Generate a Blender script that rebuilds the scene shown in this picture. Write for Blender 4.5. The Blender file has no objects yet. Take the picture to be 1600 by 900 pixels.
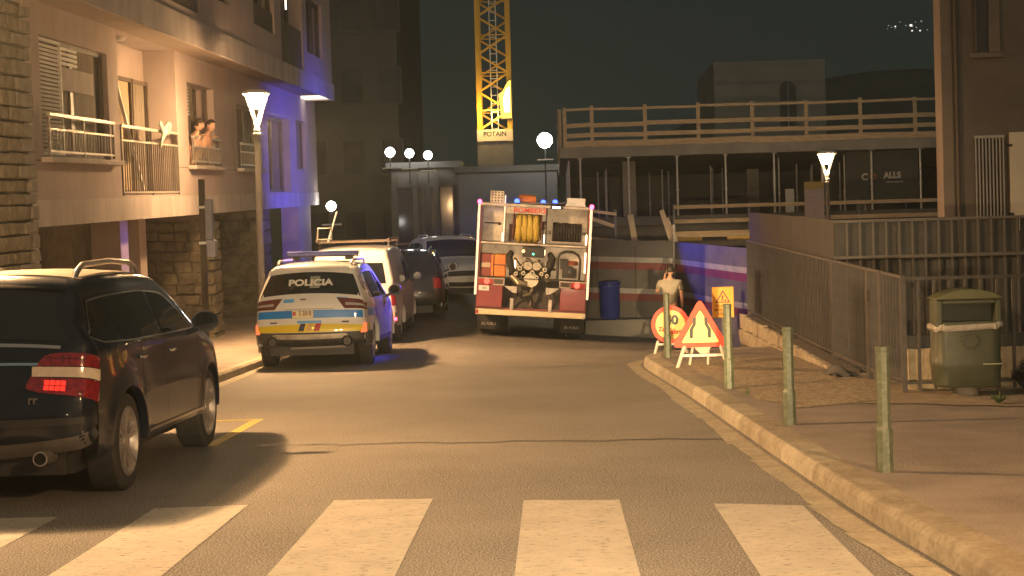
import bpy, bmesh, math, random
from mathutils import Vector, Matrix
random.seed(7)
R = math.radians
scn = bpy.context.scene
C = scn.collection

# ------------------------------------------------------------------ camera
# The street runs along +Y; the lens stands 1.75 m above the road, aimed a little left and down.
cam_d = bpy.data.cameras.new('camera')
cam = bpy.data.objects.new('camera', cam_d)
C.objects.link(cam)
cam_d.sensor_width = 36.0
cam_d.lens = 56.25
cam_d.clip_start = 0.1
cam_d.clip_end = 3000
f = Vector((-0.02573529, 0.99948288, -0.0192786))
r = Vector((0.99929277, 0.02519193, -0.02791645))
u = Vector((0.02741635, 0.01998341, 0.99942434))
m = Matrix(((r.x, u.x, -f.x, 0.0), (r.y, u.y, -f.y, 0.0), (r.z, u.z, -f.z, 1.75), (0, 0, 0, 1)))
cam.matrix_world = m
scn.camera = cam

# ------------------------------------------------------------------ world, dark city sky; an added soft sun lifts the blacks
w = bpy.data.worlds.new('World')
scn.world = w
w.use_nodes = True
bg = w.node_tree.nodes['Background']
bg.inputs[0].default_value = (0.0150, 0.0205, 0.0180, 1)
bg.inputs[1].default_value = 1.0
sun_d = bpy.data.lights.new('sky_fill', 'SUN')
sun_d.energy = 0.26
sun_d.angle = R(120)
sun_d.color = (0.95, 1.0, 0.88)
sun = bpy.data.objects.new('sky_fill', sun_d)
sun.rotation_euler = (R(42), 0, R(8))
C.objects.link(sun)

# headlights of the vehicle the photograph is taken from, below the frame
def spot(name, loc, target, energy, col, size, blend, rad):
    l = bpy.data.lights.new(name, 'SPOT')
    l.energy = energy; l.color = col; l.spot_size = size; l.spot_blend = blend; l.shadow_soft_size = rad
    o = bpy.data.objects.new(name, l); C.objects.link(o)
    o.location = loc
    o.rotation_euler = (Vector(target) - Vector(loc)).to_track_quat('-Z', 'Y').to_euler()
    return o
for sx in (-0.68, 0.68):
    spot('headlight', (sx, 1.9, 0.78), (sx * 0.9 + 0.35, 30, 0.62), 5200, (1.0, 0.70, 0.40), R(36), 0.8, 0.06)
    # added narrow beam at the near kerb, stands in for the signs' reflective glow
    spot('sign_beam', (sx, 1.9, 0.78), (2.0, 24, 0.62), 19000, (1.0, 0.70, 0.34), R(7), 1.0, 0.05)

scn.view_settings.view_transform = 'Standard'
scn.view_settings.look = 'None'
scn.view_settings.exposure = 0.0
scn.view_settings.gamma = 1.0
scn.cycles.use_denoising = True
scn.cycles.max_bounces = 6
scn.cycles.diffuse_bounces = 3
scn.cycles.glossy_bounces = 3
scn.cycles.transparent_max_bounces = 6
scn.cycles.sample_clamp_indirect = 4.0
scn.cycles.caustics_reflective = False
scn.cycles.caustics_refractive = False

# ------------------------------------------------------------------ materials
MATS = {}
def mat(name, c1, c2=None, scale=8.0, rough=0.6, metal=0.0, bump=0.0, bscale=None, coat=0.0, detail=6.0, stretch=None,
        speck=None, emit=None, estr=0.0, contrast=(0.35, 0.65), spec=0.5):
    if name in MATS: return MATS[name]
    m = bpy.data.materials.new(name); m.use_nodes = True
    nt = m.node_tree; b = nt.nodes['Principled BSDF']
    b.inputs['Roughness'].default_value = rough
    b.inputs['Metallic'].default_value = metal
    b.inputs['Coat Weight'].default_value = coat
    b.inputs['Coat Roughness'].default_value = 0.04
    b.inputs['Specular IOR Level'].default_value = spec
    b.inputs['Base Color'].default_value = (*c1, 1)
    if emit:
        b.inputs['Emission Color'].default_value = (*emit, 1); b.inputs['Emission Strength'].default_value = estr
    if c2 is not None or bump:
        tc = nt.nodes.new('ShaderNodeTexCoord'); mp = nt.nodes.new('ShaderNodeMapping')
        nt.links.new(tc.outputs['Object'], mp.inputs['Vector'])
        if stretch: mp.inputs['Scale'].default_value = stretch
    if c2 is not None:
        n = nt.nodes.new('ShaderNodeTexNoise'); n.inputs['Scale'].default_value = scale; n.inputs['Detail'].default_value = detail
        n.inputs['Roughness'].default_value = 0.62
        nt.links.new(mp.outputs[0], n.inputs['Vector'])
        cr = nt.nodes.new('ShaderNodeValToRGB')
        cr.color_ramp.elements[0].position, cr.color_ramp.elements[1].position = contrast
        cr.color_ramp.elements[0].color = (*c1, 1); cr.color_ramp.elements[1].color = (*c2, 1)
        nt.links.new(n.outputs['Fac'], cr.inputs['Fac'])
        out = cr.outputs['Color']
        if speck:      # fine grain: (colour, scale, amount)
            n2 = nt.nodes.new('ShaderNodeTexNoise'); n2.inputs['Scale'].default_value = speck[1]; n2.inputs['Detail'].default_value = 2.0
            nt.links.new(mp.outputs[0], n2.inputs['Vector'])
            r2 = nt.nodes.new('ShaderNodeMapRange'); r2.inputs[1].default_value = 0.47; r2.inputs[2].default_value = 0.68
            r2.inputs[4].default_value = speck[2]
            nt.links.new(n2.outputs['Fac'], r2.inputs[0])
            mx = nt.nodes.new('ShaderNodeMix'); mx.data_type = 'RGBA'
            nt.links.new(r2.outputs[0], mx.inputs['Factor']); nt.links.new(out, mx.inputs['A']); mx.inputs['B'].default_value = (*speck[0], 1)
            out = mx.outputs['Result']
        nt.links.new(out, b.inputs['Base Color'])
    if bump:
        n = nt.nodes.new('ShaderNodeTexNoise'); n.inputs['Scale'].default_value = bscale or scale * 4; n.inputs['Detail'].default_value = 4
        nt.links.new(mp.outputs[0], n.inputs['Vector'])
        bp = nt.nodes.new('ShaderNodeBump'); bp.inputs['Strength'].default_value = bump; bp.inputs['Distance'].default_value = 0.02
        nt.links.new(n.outputs['Fac'], bp.inputs['Height']); nt.links.new(bp.outputs[0], b.inputs['Normal'])
    MATS[name] = m
    return m
def emis(name, col, s):
    if name in MATS: return MATS[name]
    m = bpy.data.materials.new(name); m.use_nodes = True
    nt = m.node_tree; nt.nodes.remove(nt.nodes['Principled BSDF'])
    e = nt.nodes.new('ShaderNodeEmission'); e.inputs[0].default_value = (*col, 1); e.inputs[1].default_value = s
    nt.links.new(e.outputs[0], nt.nodes['Material Output'].inputs[0])
    MATS[name] = m
    return m
def worn_paint(name, paint, under, lo, hi, scale=9.0):
    # road paint with chips where the asphalt shows through
    m = mat(name, paint, tuple(c * 0.82 for c in paint), 3.0, 0.7, bump=0.25, bscale=120)
    nt = m.node_tree; b = nt.nodes['Principled BSDF']
    src = b.inputs['Base Color'].links[0].from_socket
    mp = [n for n in nt.nodes if n.type == 'MAPPING'][0]
    n = nt.nodes.new('ShaderNodeTexNoise'); n.inputs['Scale'].default_value = scale; n.inputs['Detail'].default_value = 12; n.inputs['Roughness'].default_value = 0.72
    mp2 = nt.nodes.new('ShaderNodeMapping'); mp2.inputs['Scale'].default_value = (1, 2.2, 1)
    nt.links.new(mp.outputs[0], mp2.inputs[0]); nt.links.new(mp2.outputs[0], n.inputs['Vector'])
    rm = nt.nodes.new('ShaderNodeMapRange'); rm.inputs[1].default_value = lo; rm.inputs[2].default_value = hi
    nt.links.new(n.outputs['Fac'], rm.inputs[0])
    mx = nt.nodes.new('ShaderNodeMix'); mx.data_type = 'RGBA'
    nt.links.new(rm.outputs[0], mx.inputs['Factor']); nt.links.new(src, mx.inputs['A']); mx.inputs['B'].default_value = (*under, 1)
    nt.links.new(mx.outputs['Result'], b.inputs['Base Color'])
    return m

asphalt = mat('asphalt', (0.085, 0.078, 0.070), (0.19, 0.172, 0.148), 0.45, 0.78, bump=0.65, bscale=85, speck=((0.52, 0.47, 0.40), 82, 0.95), contrast=(0.28, 0.72), detail=9)
asphalt_walk = mat('asphalt_walk', (0.21, 0.175, 0.148), (0.32, 0.265, 0.22), 1.2, 0.85, bump=0.6, bscale=60, speck=((0.40, 0.33, 0.27), 90, 0.5))
gravel_mat = mat('gravel', (0.17, 0.125, 0.075), (0.46, 0.36, 0.23), 16, 0.9, bump=0.9, bscale=40, speck=((0.6, 0.5, 0.36), 45, 0.8))
earth = mat('earth', (0.26, 0.20, 0.135), (0.38, 0.30, 0.205), 5, 0.95, bump=0.7, bscale=30)
kerb_mat = mat('kerb_concrete', (0.33, 0.28, 0.20), (0.46, 0.40, 0.29), 3.5, 0.85, bump=0.35, bscale=35, speck=((0.24, 0.2, 0.14), 26, 0.5))
kerb_mat2 = mat('kerb_concrete_b', (0.25, 0.205, 0.14), (0.38, 0.32, 0.225), 3.0, 0.85, bump=0.5, bscale=30, speck=((0.2, 0.16, 0.11), 20, 0.6))
kerb_mat3 = mat('kerb_concrete_c', (0.37, 0.31, 0.215), (0.48, 0.41, 0.29), 4.2, 0.85, bump=0.4, bscale=30, speck=((0.26, 0.21, 0.15), 24, 0.5))
paint_white = worn_paint('road_paint', (0.52, 0.48, 0.40), (0.16, 0.14, 0.12), 0.56, 0.62, 13.0)
paint_yellow = worn_paint('road_paint_yellow', (0.55, 0.42, 0.10), (0.12, 0.11, 0.10), 0.56, 0.64)
plaster = mat('plaster', (0.45, 0.37, 0.345), (0.555, 0.455, 0.42), 0.9, 0.85, bump=0.15, bscale=60, stretch=(1, 1.1, 0.7), detail=9, speck=((0.36, 0.29, 0.26), 3, 0.25), contrast=(0.25, 0.75))
plaster_band = mat('plaster_band', (0.46, 0.40, 0.375), (0.62, 0.55, 0.51), 1.2, 0.85, bump=0.15, bscale=50, stretch=(1, 1.8, 0.5))
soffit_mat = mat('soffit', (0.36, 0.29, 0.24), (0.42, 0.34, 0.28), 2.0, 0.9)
stone_mat = mat('stone', (0.19, 0.16, 0.115), (0.36, 0.30, 0.22), 5.0, 0.9, bump=0.8, bscale=18, speck=((0.16, 0.13, 0.1), 30, 0.4))
stone_grey = mat('stone_grey', (0.24, 0.22, 0.19), (0.36, 0.32, 0.27), 5.0, 0.9, bump=0.8, bscale=18)
mortar = mat('mortar', (0.12, 0.10, 0.08), (0.18, 0.15, 0.12), 8, 0.95)
dark_wall = mat('dark_wall', (0.11, 0.10, 0.09), (0.16, 0.145, 0.13), 1.5, 0.9)
alu = mat('aluminium', (0.62, 0.60, 0.57), (0.72, 0.70, 0.66), 5, 0.38, 0.85)
alu_panel = mat('alu_panel', (0.27, 0.235, 0.195), (0.58, 0.51, 0.42), 3.2, 0.42, 0.35)
steel_rail = mat('steel_rail', (0.52, 0.47, 0.41), (0.60, 0.55, 0.48), 6, 0.45, 0.3)
white_paint = mat('white_paint', (0.74, 0.72, 0.68), (0.80, 0.78, 0.74), 4, 0.5)
black_rubber = mat('black_rubber', (0.022, 0.021, 0.02), (0.04, 0.037, 0.034), 12, 0.8)
black_plastic = mat('black_plastic', (0.03, 0.029, 0.028), (0.045, 0.043, 0.04), 9, 0.55)
glass_dark = mat('dark_glass', (0.012, 0.014, 0.014), rough=0.04, spec=0.6)
glass_window = mat('window_glass', (0.05, 0.048, 0.045), (0.075, 0.07, 0.065), 1.2, 0.08)
curtain = mat('curtain', (0.20, 0.17, 0.14), (0.30, 0.26, 0.21), 9, 0.9, stretch=(1, 3, 0.15))
green_iron = mat('green_iron', (0.060, 0.072, 0.040), (0.09, 0.10, 0.058), 7, 0.5, bump=0.15, bscale=40, speck=((0.22, 0.22, 0.16), 30, 0.3))
bin_green = mat('bin_green', (0.060, 0.067, 0.040), (0.085, 0.092, 0.056), 4, 0.48, bump=0.08, bscale=30)
fence_iron = mat('fence_iron', (0.055, 0.049, 0.043), (0.085, 0.076, 0.066), 7, 0.6)
sheet_mat = mat('fence_sheet', (0.05, 0.05, 0.047), (0.075, 0.072, 0.065), 2.0, 0.75)
timber = mat('timber', (0.42, 0.31, 0.20), (0.58, 0.45, 0.30), 3.0, 0.8, bump=0.2, stretch=(1.0, 6, 6))
timber_y = mat('formwork_timber', (0.55, 0.38, 0.10), (0.66, 0.47, 0.15), 3.0, 0.7)
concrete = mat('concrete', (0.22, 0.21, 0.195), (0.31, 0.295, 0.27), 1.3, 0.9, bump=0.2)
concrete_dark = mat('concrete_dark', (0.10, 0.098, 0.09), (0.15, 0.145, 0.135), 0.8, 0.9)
galv = mat('galvanised', (0.52, 0.52, 0.50), (0.66, 0.66, 0.63), 8, 0.45, 0.5)
crane_yellow = mat('crane_yellow', (0.60, 0.33, 0.03), (0.68, 0.39, 0.045), 3, 0.5)
red_paint = mat('red_paint', (0.20, 0.018, 0.02), (0.25, 0.025, 0.026), 3, 0.42, coat=0.3)
orange_case = mat('orange_case', (0.72, 0.20, 0.03), (0.80, 0.25, 0.05), 4, 0.5)
skin = mat('skin', (0.62, 0.36, 0.25), (0.68, 0.41, 0.29), 9, 0.55)
hair_mat = mat('hair', (0.022, 0.017, 0.013), (0.05, 0.036, 0.026), 60, 0.6)
lamp_glow = emis('lamp_glow', (1.0, 0.59, 0.26), 650)
lamp_glow2 = emis('lamp_glow_far', (1.0, 0.68, 0.33), 60)
flood_glow = emis('flood_glow', (1.0, 0.98, 0.88), 60)
flood_small = emis('flood_small', (1.0, 0.97, 0.90), 22)
red_glow = emis('red_glow', (1.0, 0.06, 0.10), 9)
tail_glow = emis('tail_glow', (1.0, 0.035, 0.02), 1.6)

# ------------------------------------------------------------------ mesh helpers
class B:
    def __init__(s): s.v = []; s.f = []
    def add(s, vs, fs):
        o = len(s.v); s.v += [tuple(p) for p in vs]; s.f += [tuple(i + o for i in q) for q in fs]; return s
    def box(s, c, d, rot=None):
        x, y, z = (k / 2 for k in d)
        vs = [Vector(p) for p in ((-x,-y,-z),(x,-y,-z),(x,y,-z),(-x,y,-z),(-x,-y,z),(x,-y,z),(x,y,z),(-x,y,z))]
        if rot is not None: vs = [rot @ p for p in vs]
        c = Vector(c)
        return s.add([p + c for p in vs], [(0,3,2,1),(4,5,6,7),(0,1,5,4),(1,2,6,5),(2,3,7,6),(3,0,4,7)])
    def bx(s, x0, x1, y0, y1, z0, z1): return s.box(((x0+x1)/2, (y0+y1)/2, (z0+z1)/2), (x1-x0, y1-y0, z1-z0))
    def cyl(s, p0, p1, r0, r1=None, n=12):
        r1 = r0 if r1 is None else r1
        p0, p1 = Vector(p0), Vector(p1); d = (p1 - p0).normalized()
        a = d.orthogonal().normalized(); b = d.cross(a)
        vs = []
        for p, rr in ((p0, r0), (p1, r1)):
            for i in range(n):
                t = 2 * math.pi * i / n; vs.append(p + a * math.cos(t) * rr + b * math.sin(t) * rr)
        fs = [(i, (i+1) % n, n + (i+1) % n, n + i) for i in range(n)] + [tuple(range(n-1, -1, -1)), tuple(range(n, 2*n))]
        return s.add(vs, fs)
    def beam(s, p0, p1, wx, wz, up=(0, 0, 1)):
        p0, p1 = Vector(p0), Vector(p1); d = p1 - p0; L = d.length; d.normalize()
        x = d.cross(Vector(up))
        if x.length < 1e-4: x = d.orthogonal()
        x.normalize(); z = x.cross(d)
        rot = Matrix((x, d, z)).transposed()
        return s.box((p0 + p1) / 2, (wx, L, wz), rot)
    def tube(s, pts, r, n=8):
        pts = [Vector(p) for p in pts]; rings = []
        a = (pts[1] - pts[0]).orthogonal().normalized()
        for i, p in enumerate(pts):
            d = (pts[min(i+1, len(pts)-1)] - pts[max(i-1, 0)]).normalized()
            a = (a - d * a.dot(d)).normalized(); b = d.cross(a)
            rr = r[i] if isinstance(r, (list, tuple)) else r
            rings.append([p + a * math.cos(2*math.pi*k/n) * rr + b * math.sin(2*math.pi*k/n) * rr for k in range(n)])
        vs = [q for g in rings for q in g]
        fs = [(i*n+k, i*n+(k+1) % n, (i+1)*n+(k+1) % n, (i+1)*n+k) for i in range(len(pts)-1) for k in range(n)]
        fs += [tuple(range(n-1, -1, -1)), tuple((len(pts)-1)*n + k for k in range(n))]
        return s.add(vs, fs)
    def lathe(s, prof, c=(0, 0, 0), n=24, axis='z', caps=True):
        c = Vector(c); vs = []
        for rr, h in prof:
            for i in range(n):
                t = 2 * math.pi * i / n
                q = (rr*math.cos(t), rr*math.sin(t), h) if axis == 'z' else (h, rr*math.cos(t), rr*math.sin(t)) if axis == 'x' else (rr*math.cos(t), h, rr*math.sin(t))
                vs.append(c + Vector(q))
        k = len(prof)
        fs = [(j*n+i, j*n+(i+1) % n, (j+1)*n+(i+1) % n, (j+1)*n+i) for j in range(k-1) for i in range(n)]
        if caps: fs += [tuple(range(n-1, -1, -1)), tuple((k-1)*n + i for i in range(n))]
        return s.add(vs, fs)
    def prism(s, poly, plane, d0, d1):
        def to(p, d): return (p[0], p[1], d) if plane == 'xy' else (p[0], d, p[1]) if plane == 'xz' else (d, p[0], p[1])
        n = len(poly)
        vs = [to(p, d0) for p in poly] + [to(p, d1) for p in poly]
        fs = [(i, (i+1) % n, n+(i+1) % n, n+i) for i in range(n)] + [tuple(range(n-1, -1, -1)), tuple(range(n, 2*n))]
        return s.add(vs, fs)
    def grid(s, fn, nu, nv):
        vs = [fn(i / nu, j / nv) for i in range(nu+1) for j in range(nv+1)]
        fs = [(i*(nv+1)+j, (i+1)*(nv+1)+j, (i+1)*(nv+1)+j+1, i*(nv+1)+j+1) for i in range(nu) for j in range(nv)]
        return s.add(vs, fs)
    def mesh(s, name, smooth=False):
        me = bpy.data.meshes.new(name); me.from_pydata(s.v, [], s.f)
        bm = bmesh.new(); bm.from_mesh(me); bmesh.ops.recalc_face_normals(bm, faces=bm.faces); bm.to_mesh(me); bm.free()
        if smooth:
            for p in me.polygons: p.use_smooth = True
            me.set_sharp_from_angle(angle=R(38))
        return me
def link(name, me, mt, parent=None, loc=None, rot=None, bevel=0):
    o = bpy.data.objects.new(name, me)
    if mt is not None and len(me.materials) == 0: me.materials.append(mt)
    C.objects.link(o)
    if parent: o.parent = parent
    if loc is not None: o.location = loc
    if rot is not None: o.rotation_euler = rot
    if bevel:
        md = o.modifiers.new('bevel', 'BEVEL'); md.width = bevel; md.segments = 2; md.limit_method = 'ANGLE'
    return o
def obj(name, b, mt, parent=None, smooth=False, bevel=0, loc=None, rot=None):
    if isinstance(b, list): return [obj(name, q, mt, parent, smooth, bevel, loc, rot) for q in b][0]
    return link(name, b.mesh(name, smooth), mt, parent, loc, rot, bevel)
def tag(o, label, cat, group=None):
    o['label'] = label; o['category'] = cat
    if group: o['group'] = group
    return o
def thing(name, label, cat, loc=(0, 0, 0), rot=(0, 0, 0), group=None):
    o = bpy.data.objects.new(name, None); C.objects.link(o); o.location = loc; o.rotation_euler = rot
    o.empty_display_size = 0.2
    return tag(o, label, cat, group)
def struct(name, b, mt, smooth=False):
    o = obj(name, b, mt, smooth=smooth); o['kind'] = 'structure'; return o
def copy_tree(o, parent=None):
    c = o.copy(); C.objects.link(c)
    if parent is not None: c.parent = parent
    for ch in list(o.children): copy_tree(ch, c)
    return c
def text(name, body, size, mt, parent, loc, rot, sx=1.0, bold=0.0, depth=0.002, align='CENTER', shear=0):
    cu = bpy.data.curves.new(name, 'FONT'); cu.body = body; cu.size = size; cu.align_x = align; cu.align_y = 'CENTER'
    cu.extrude = depth; cu.offset = bold; cu.shear = shear
    t = bpy.data.objects.new(name, cu); C.objects.link(t)
    bpy.context.view_layer.update()
    me = bpy.data.meshes.new_from_object(t.evaluated_get(bpy.context.evaluated_depsgraph_get()))
    bpy.data.objects.remove(t); bpy.data.curves.remove(cu)
    me.materials.clear(); me.materials.append(mt)
    o = link(name, me, mt, parent, loc, rot); o.scale = (sx, 1, 1)
    return o
FACE = (R(90), 0, 0)          # text or plate that faces the camera end of the street (-Y)
def sstep(a, b, x):
    t = max(0.0, min(1.0, (x - a) / (b - a))); return t * t * (3 - 2 * t)
def gz(x, y):
    # the street: flat here, then it banks to the right by the building site and climbs on the left
    s = sstep(27, 34, y)
    cross = -0.082 * s * max(-0.6, min(5.0, x + 1.25))
    rise = 0.047 * max(0.0, y - 32) * (1 - sstep(-2.9, -1.6, x)) if y < 70 else 0.047 * 38 * (1 - sstep(-2.9, -1.6, x))
    return cross + rise
TILT = R(2.5)                 # the houses stand level while the street runs downhill
# ================================================================== SETTING
def sheet(xs, ys, zf):
    b = B(); n = len(ys)
    b.add([(x, y, zf(x, y)) for x in xs for y in ys], [(i*n+j, (i+1)*n+j, (i+1)*n+j+1, i*n+j+1) for i in range(len(xs)-1) for j in range(n-1)])
    return b
xs = [-300, -80, -30, -14, -9, -7, -6] + [-5 + 0.25*i for i in range(0, 41)] + [6, 7, 9, 14, 30, 80, 300]
ys = [-60, -20, 0, 10, 20, 25] + [26 + 0.6*i for i in range(0, 40)] + [52, 58, 64, 70, 90, 150, 400]
road = struct('road', sheet(xs, ys, gz), asphalt, smooth=True)

# zebra crossing in front, each bar its own painted piece
def bar(x0, x1, ya, yb, yn, z=0.004, nm='zebra_bar', mt=paint_white, parent=road):
    b = B(); n = 6
    top = [(x0 + (x1-x0)*i/n, ya + (yb-ya)*i/n + random.uniform(-.012, .012), z) for i in range(n+1)]
    bot = [(x0 + (x1-x0)*i/n, yn, z) for i in range(n+1)]
    b.add(top + bot, [(i, i+1, n+2+i, n+1+i) for i in range(n)])
    return obj(nm, b, mt, parent)
for x0, x1, ya, yb in ((-4.25, -3.54, 11.2, 11.2), (-2.93, -2.26, 11.5, 11.54), (-1.65, -0.92, 11.68, 11.63), (-0.255, 0.43, 11.46, 11.36), (1.07, 1.66, 11.1, 10.93)):
    bar(x0, x1, ya, yb, 7.2)
# zebra crossing over the side street
for k in range(6):
    b = B(); y0 = 27.6 + 1.0*k; n = 8
    b.add([(1.9 + 0.3*i, y0 + j*0.5, gz(1.9 + 0.3*i, y0 + j*0.5) + 0.006) for j in (0, 1) for i in range(n)], [(i, i+1, n+i+1, n+i) for i in range(n-1)])
    obj('zebra_bar', b, paint_white, road)
# yellow parking bay line with its end bar
b = B(); b.bx(-3.42, -3.30, 15.4, 17.95, 0.002, 0.004); obj('parking_line', b, paint_yellow, road)
b = B(); b.bx(-5.0, -3.425, 17.83, 17.95, 0.002, 0.004); obj('parking_line', b, paint_yellow, road)
# pale stop line remains by the parked cars and a tar seam across the lane
tar = mat('tar', (0.05, 0.046, 0.042), (0.075, 0.07, 0.06), 6, 0.5)
b = B(); n = 24
pts = [(-2.9 + 5.0*i/n, 15.35 - 0.45*i/n + 0.05*math.sin(i*1.1) + 0.03*math.sin(i*2.7)) for i in range(n+1)]
b.add([(x, y + d, 0.003) for d in (0.03, -0.03) for x, y in pts], [(i, i+1, n+2+i, n+1+i) for i in range(n)])
obj('tar_seam', b, tar, road)
b = B(); n = 20
pts = [(-2.6 + 3.9*i/n, 25.2 + 0.05*math.sin(i*1.3)) for i in range(n+1)]
b.add([(x, y + d, 0.003) for d in (0.05, -0.05) for x, y in pts], [(i, i+1, n+2+i, n+1+i) for i in range(n)])
obj('tar_seam', b, tar, road)

# ---- right kerb, gutter and pavement
KR = [(2.36, 4.0), (2.24, 6.0), (2.11, 8.48), (1.98, 10.23), (1.88, 12.5), (1.76, 15.77), (1.62, 19.38), (1.46, 22.5), (1.37, 24.6), (1.45, 25.6), (1.75, 26.25), (2.35, 26.6), (3.2, 26.75), (4.4, 26.85), (6.0, 26.9)]
def resample(pts, step):
    out = [Vector((*pts[0], 0))]; acc = 0
    P = []
    for i in range(len(pts)-1):           # Catmull-Rom
        p = [Vector((*pts[max(0, min(len(pts)-1, i+k))], 0)) for k in (-1, 0, 1, 2)]
        for t in [j/24 for j in range(24)]:
            P.append(0.5*((2*p[1]) + (p[2]-p[0])*t + (2*p[0]-5*p[1]+4*p[2]-p[3])*t*t + (3*p[1]-p[0]-3*p[2]+p[3])*t**3))
    P.append(Vector((*pts[-1], 0)))
    last = P[0]
    for q in P[1:]:
        acc += (q-last).length; last = q
        if acc >= step: out.append(q.copy()); acc = 0
    return out
kp = resample(KR, 0.25)
def kn(i):
    d = (kp[min(i+1, len(kp)-1)] - kp[max(i-1, 0)]).normalized(); return Vector((d.y, -d.x, 0))   # towards the pavement
KERB_H = 0.14
def kerb_z(p): return gz(p.x, p.y)
kerb = B(); kerb.add([], [])
pave_parent = None
# pavement sheet: from the kerb's back edge to the yard
inner = [kp[i] + kn(i)*0.27 for i in range(len(kp))]
b = B(); rows = []
cols = [0, 0.25, 0.6, 1.0]
vs = []
for p in inner:
    xe = max(12.0, p.x + 1)
    for c in cols:
        x = p.x + (xe - p.x)*c*c
        vs.append((x, p.y, KERB_H + gz(p.x, p.y)*0.6))
n = len(cols)
b.add(vs, [(i*n+j, i*n+j+1, (i+1)*n+j+1, (i+1)*n+j) for i in range(len(inner)-1) for j in range(n-1)])
pavement_r = struct('pavement_right', b, asphalt_walk, smooth=False)
for a in range(0, len(kp)-4, 4):
    b = B(); seg = list(range(a, a+5))
    j = 0.0; hz = KERB_H + 0.004; kmat = random.choice((kerb_mat, kerb_mat2, kerb_mat3))
    prof = ((0.0, -0.05), (0.015, hz-0.045), (0.05, hz-0.005), (0.07, hz), (0.275, hz), (0.275, -0.05))
    vs = []
    for q, i in enumerate(seg):
        p, nn = kp[i], kn(i)
        if q == 0: p = p + (kp[seg[1]]-p).normalized()*0.002
        for d, z in prof:
            x = p + nn*(d + j); vs.append((x.x, x.y, z + gz(p.x, p.y)*0.6))
    m_ = len(prof)
    b.add(vs, [(i*m_+k, i*m_+(k+1) % m_, (i+1)*m_+(k+1) % m_, (i+1)*m_+k) for i in range(4) for k in range(m_)] + [tuple(range(m_)), tuple(4*m_+k for k in range(m_))])
    obj('kerb_stone', b, kmat, pavement_r, bevel=0.004)
    # gutter slab in front of each stone, with broken outer edge
    if kp[a].y < 25.4:
        b = B(); vs = []; wd = random.uniform(0.15, 0.21)
        for q, i in enumerate(seg):
            p, nn = kp[i], kn(i)
            if q == 0: p = p + (kp[seg[1]]-p).normalized()*0.012
            for d in (-0.05, -0.05 - wd - random.uniform(-0.012, 0.03)):
                x = p + nn*d; vs.append((x.x, x.y, 0.006))
        b.add(vs, [(2*i, 2*i+1, 2*i+3, 2*i+2) for i in range(4)])
        obj('gutter_slab', b, kerb_mat, pavement_r)
# gravel patch, dirt strip under the bin
def patch(name, poly, z, mt, parent, wob=0.06):
    b = B(); n = len(poly)
    pts = []
    for i in range(n):
        p, q = Vector(poly[i]), Vector(poly[(i+1) % n])
        for t in range(6):
            k = p.lerp(q, t/6); pts.append((k.x + random.uniform(-wob, wob), k.y + random.uniform(-wob, wob), z))
    b.add(pts, [tuple(range(len(pts)))])
    return obj(name, b, mt, parent)
patch('gravel_patch', ((2.15, 17.4), (2.5, 16.2), (3.6, 17.0), (3.78, 20.8), (3.74, 24.0), (2.3, 24.2), (1.85, 23.4), (1.98, 20.0)), 0.146, gravel_mat, pavement_r, 0.05)
patch('earth_patch', ((3.2, 16.55), (4.2, 16.0), (5.2, 15.5), (7.4, 14.9), (7.4, 20.5), (3.85, 20.5), (3.55, 17.6)), 0.150, earth, pavement_r, 0.08)

# ---- left kerb and pavement
lx = [-5.0, -5.01, -5.16, -6.2, -9.6]
ysl = [-5 + i for i in range(0, 75)]
b = B()
KL = 0.13
vs = []
for y in ysl:
    g = gz(-5.0, y)
    for x in lx[2:]: vs.append((x, y, KL + g))
n = 3
b.add(vs, [(i*n+j, i*n+j+1, (i+1)*n+j+1, (i+1)*n+j) for i in range(len(ysl)-1) for j in range(n-1)])
pavement_l = struct('pavement_left', b, asphalt_walk)
for y in ysl[:-1]:
    b = B(); g0, g1 = gz(-5, y), gz(-5, y+1); hz = KL + 0.004
    prof = ((-5.0, -0.05), (-5.012, hz-0.03), (-5.04, hz), (-5.17, hz), (-5.17, -0.05))
    b.add([(x, y+0.006, z+g0) for x, z in prof] + [(x, y+1.0, z+g1) for x, z in prof], [(k, (k+1) % 5, 5+(k+1) % 5, 5+k) for k in range(5)] + [tuple(range(5)), tuple(range(5, 10))])
    obj('kerb_stone', b, kerb_mat, pavement_l)
b = B(); b.add([(-4.99, 15, 0.006), (-4.80, 15, 0.006), (-4.80, 27, 0.006), (-4.99, 27, 0.006)], [(0, 1, 2, 3)])
obj('gutter_slab', b, kerb_mat, pavement_l)

# ---- dark wooded hill behind everything
hill_mat = mat('hill', (0.05, 0.055, 0.045), (0.085, 0.09, 0.07), 0.02, 0.95)
def hz_(a, t):
    x = -700 + 1400*a; y = 420 + 500*t
    return (x, y, -20 + t*(95 + 28*math.sin(a*9+1.2) + 12*math.sin(a*23)))
b = B(); b.grid(hz_, 60, 6)
struct('hill', b, hill_mat, smooth=True)

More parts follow.
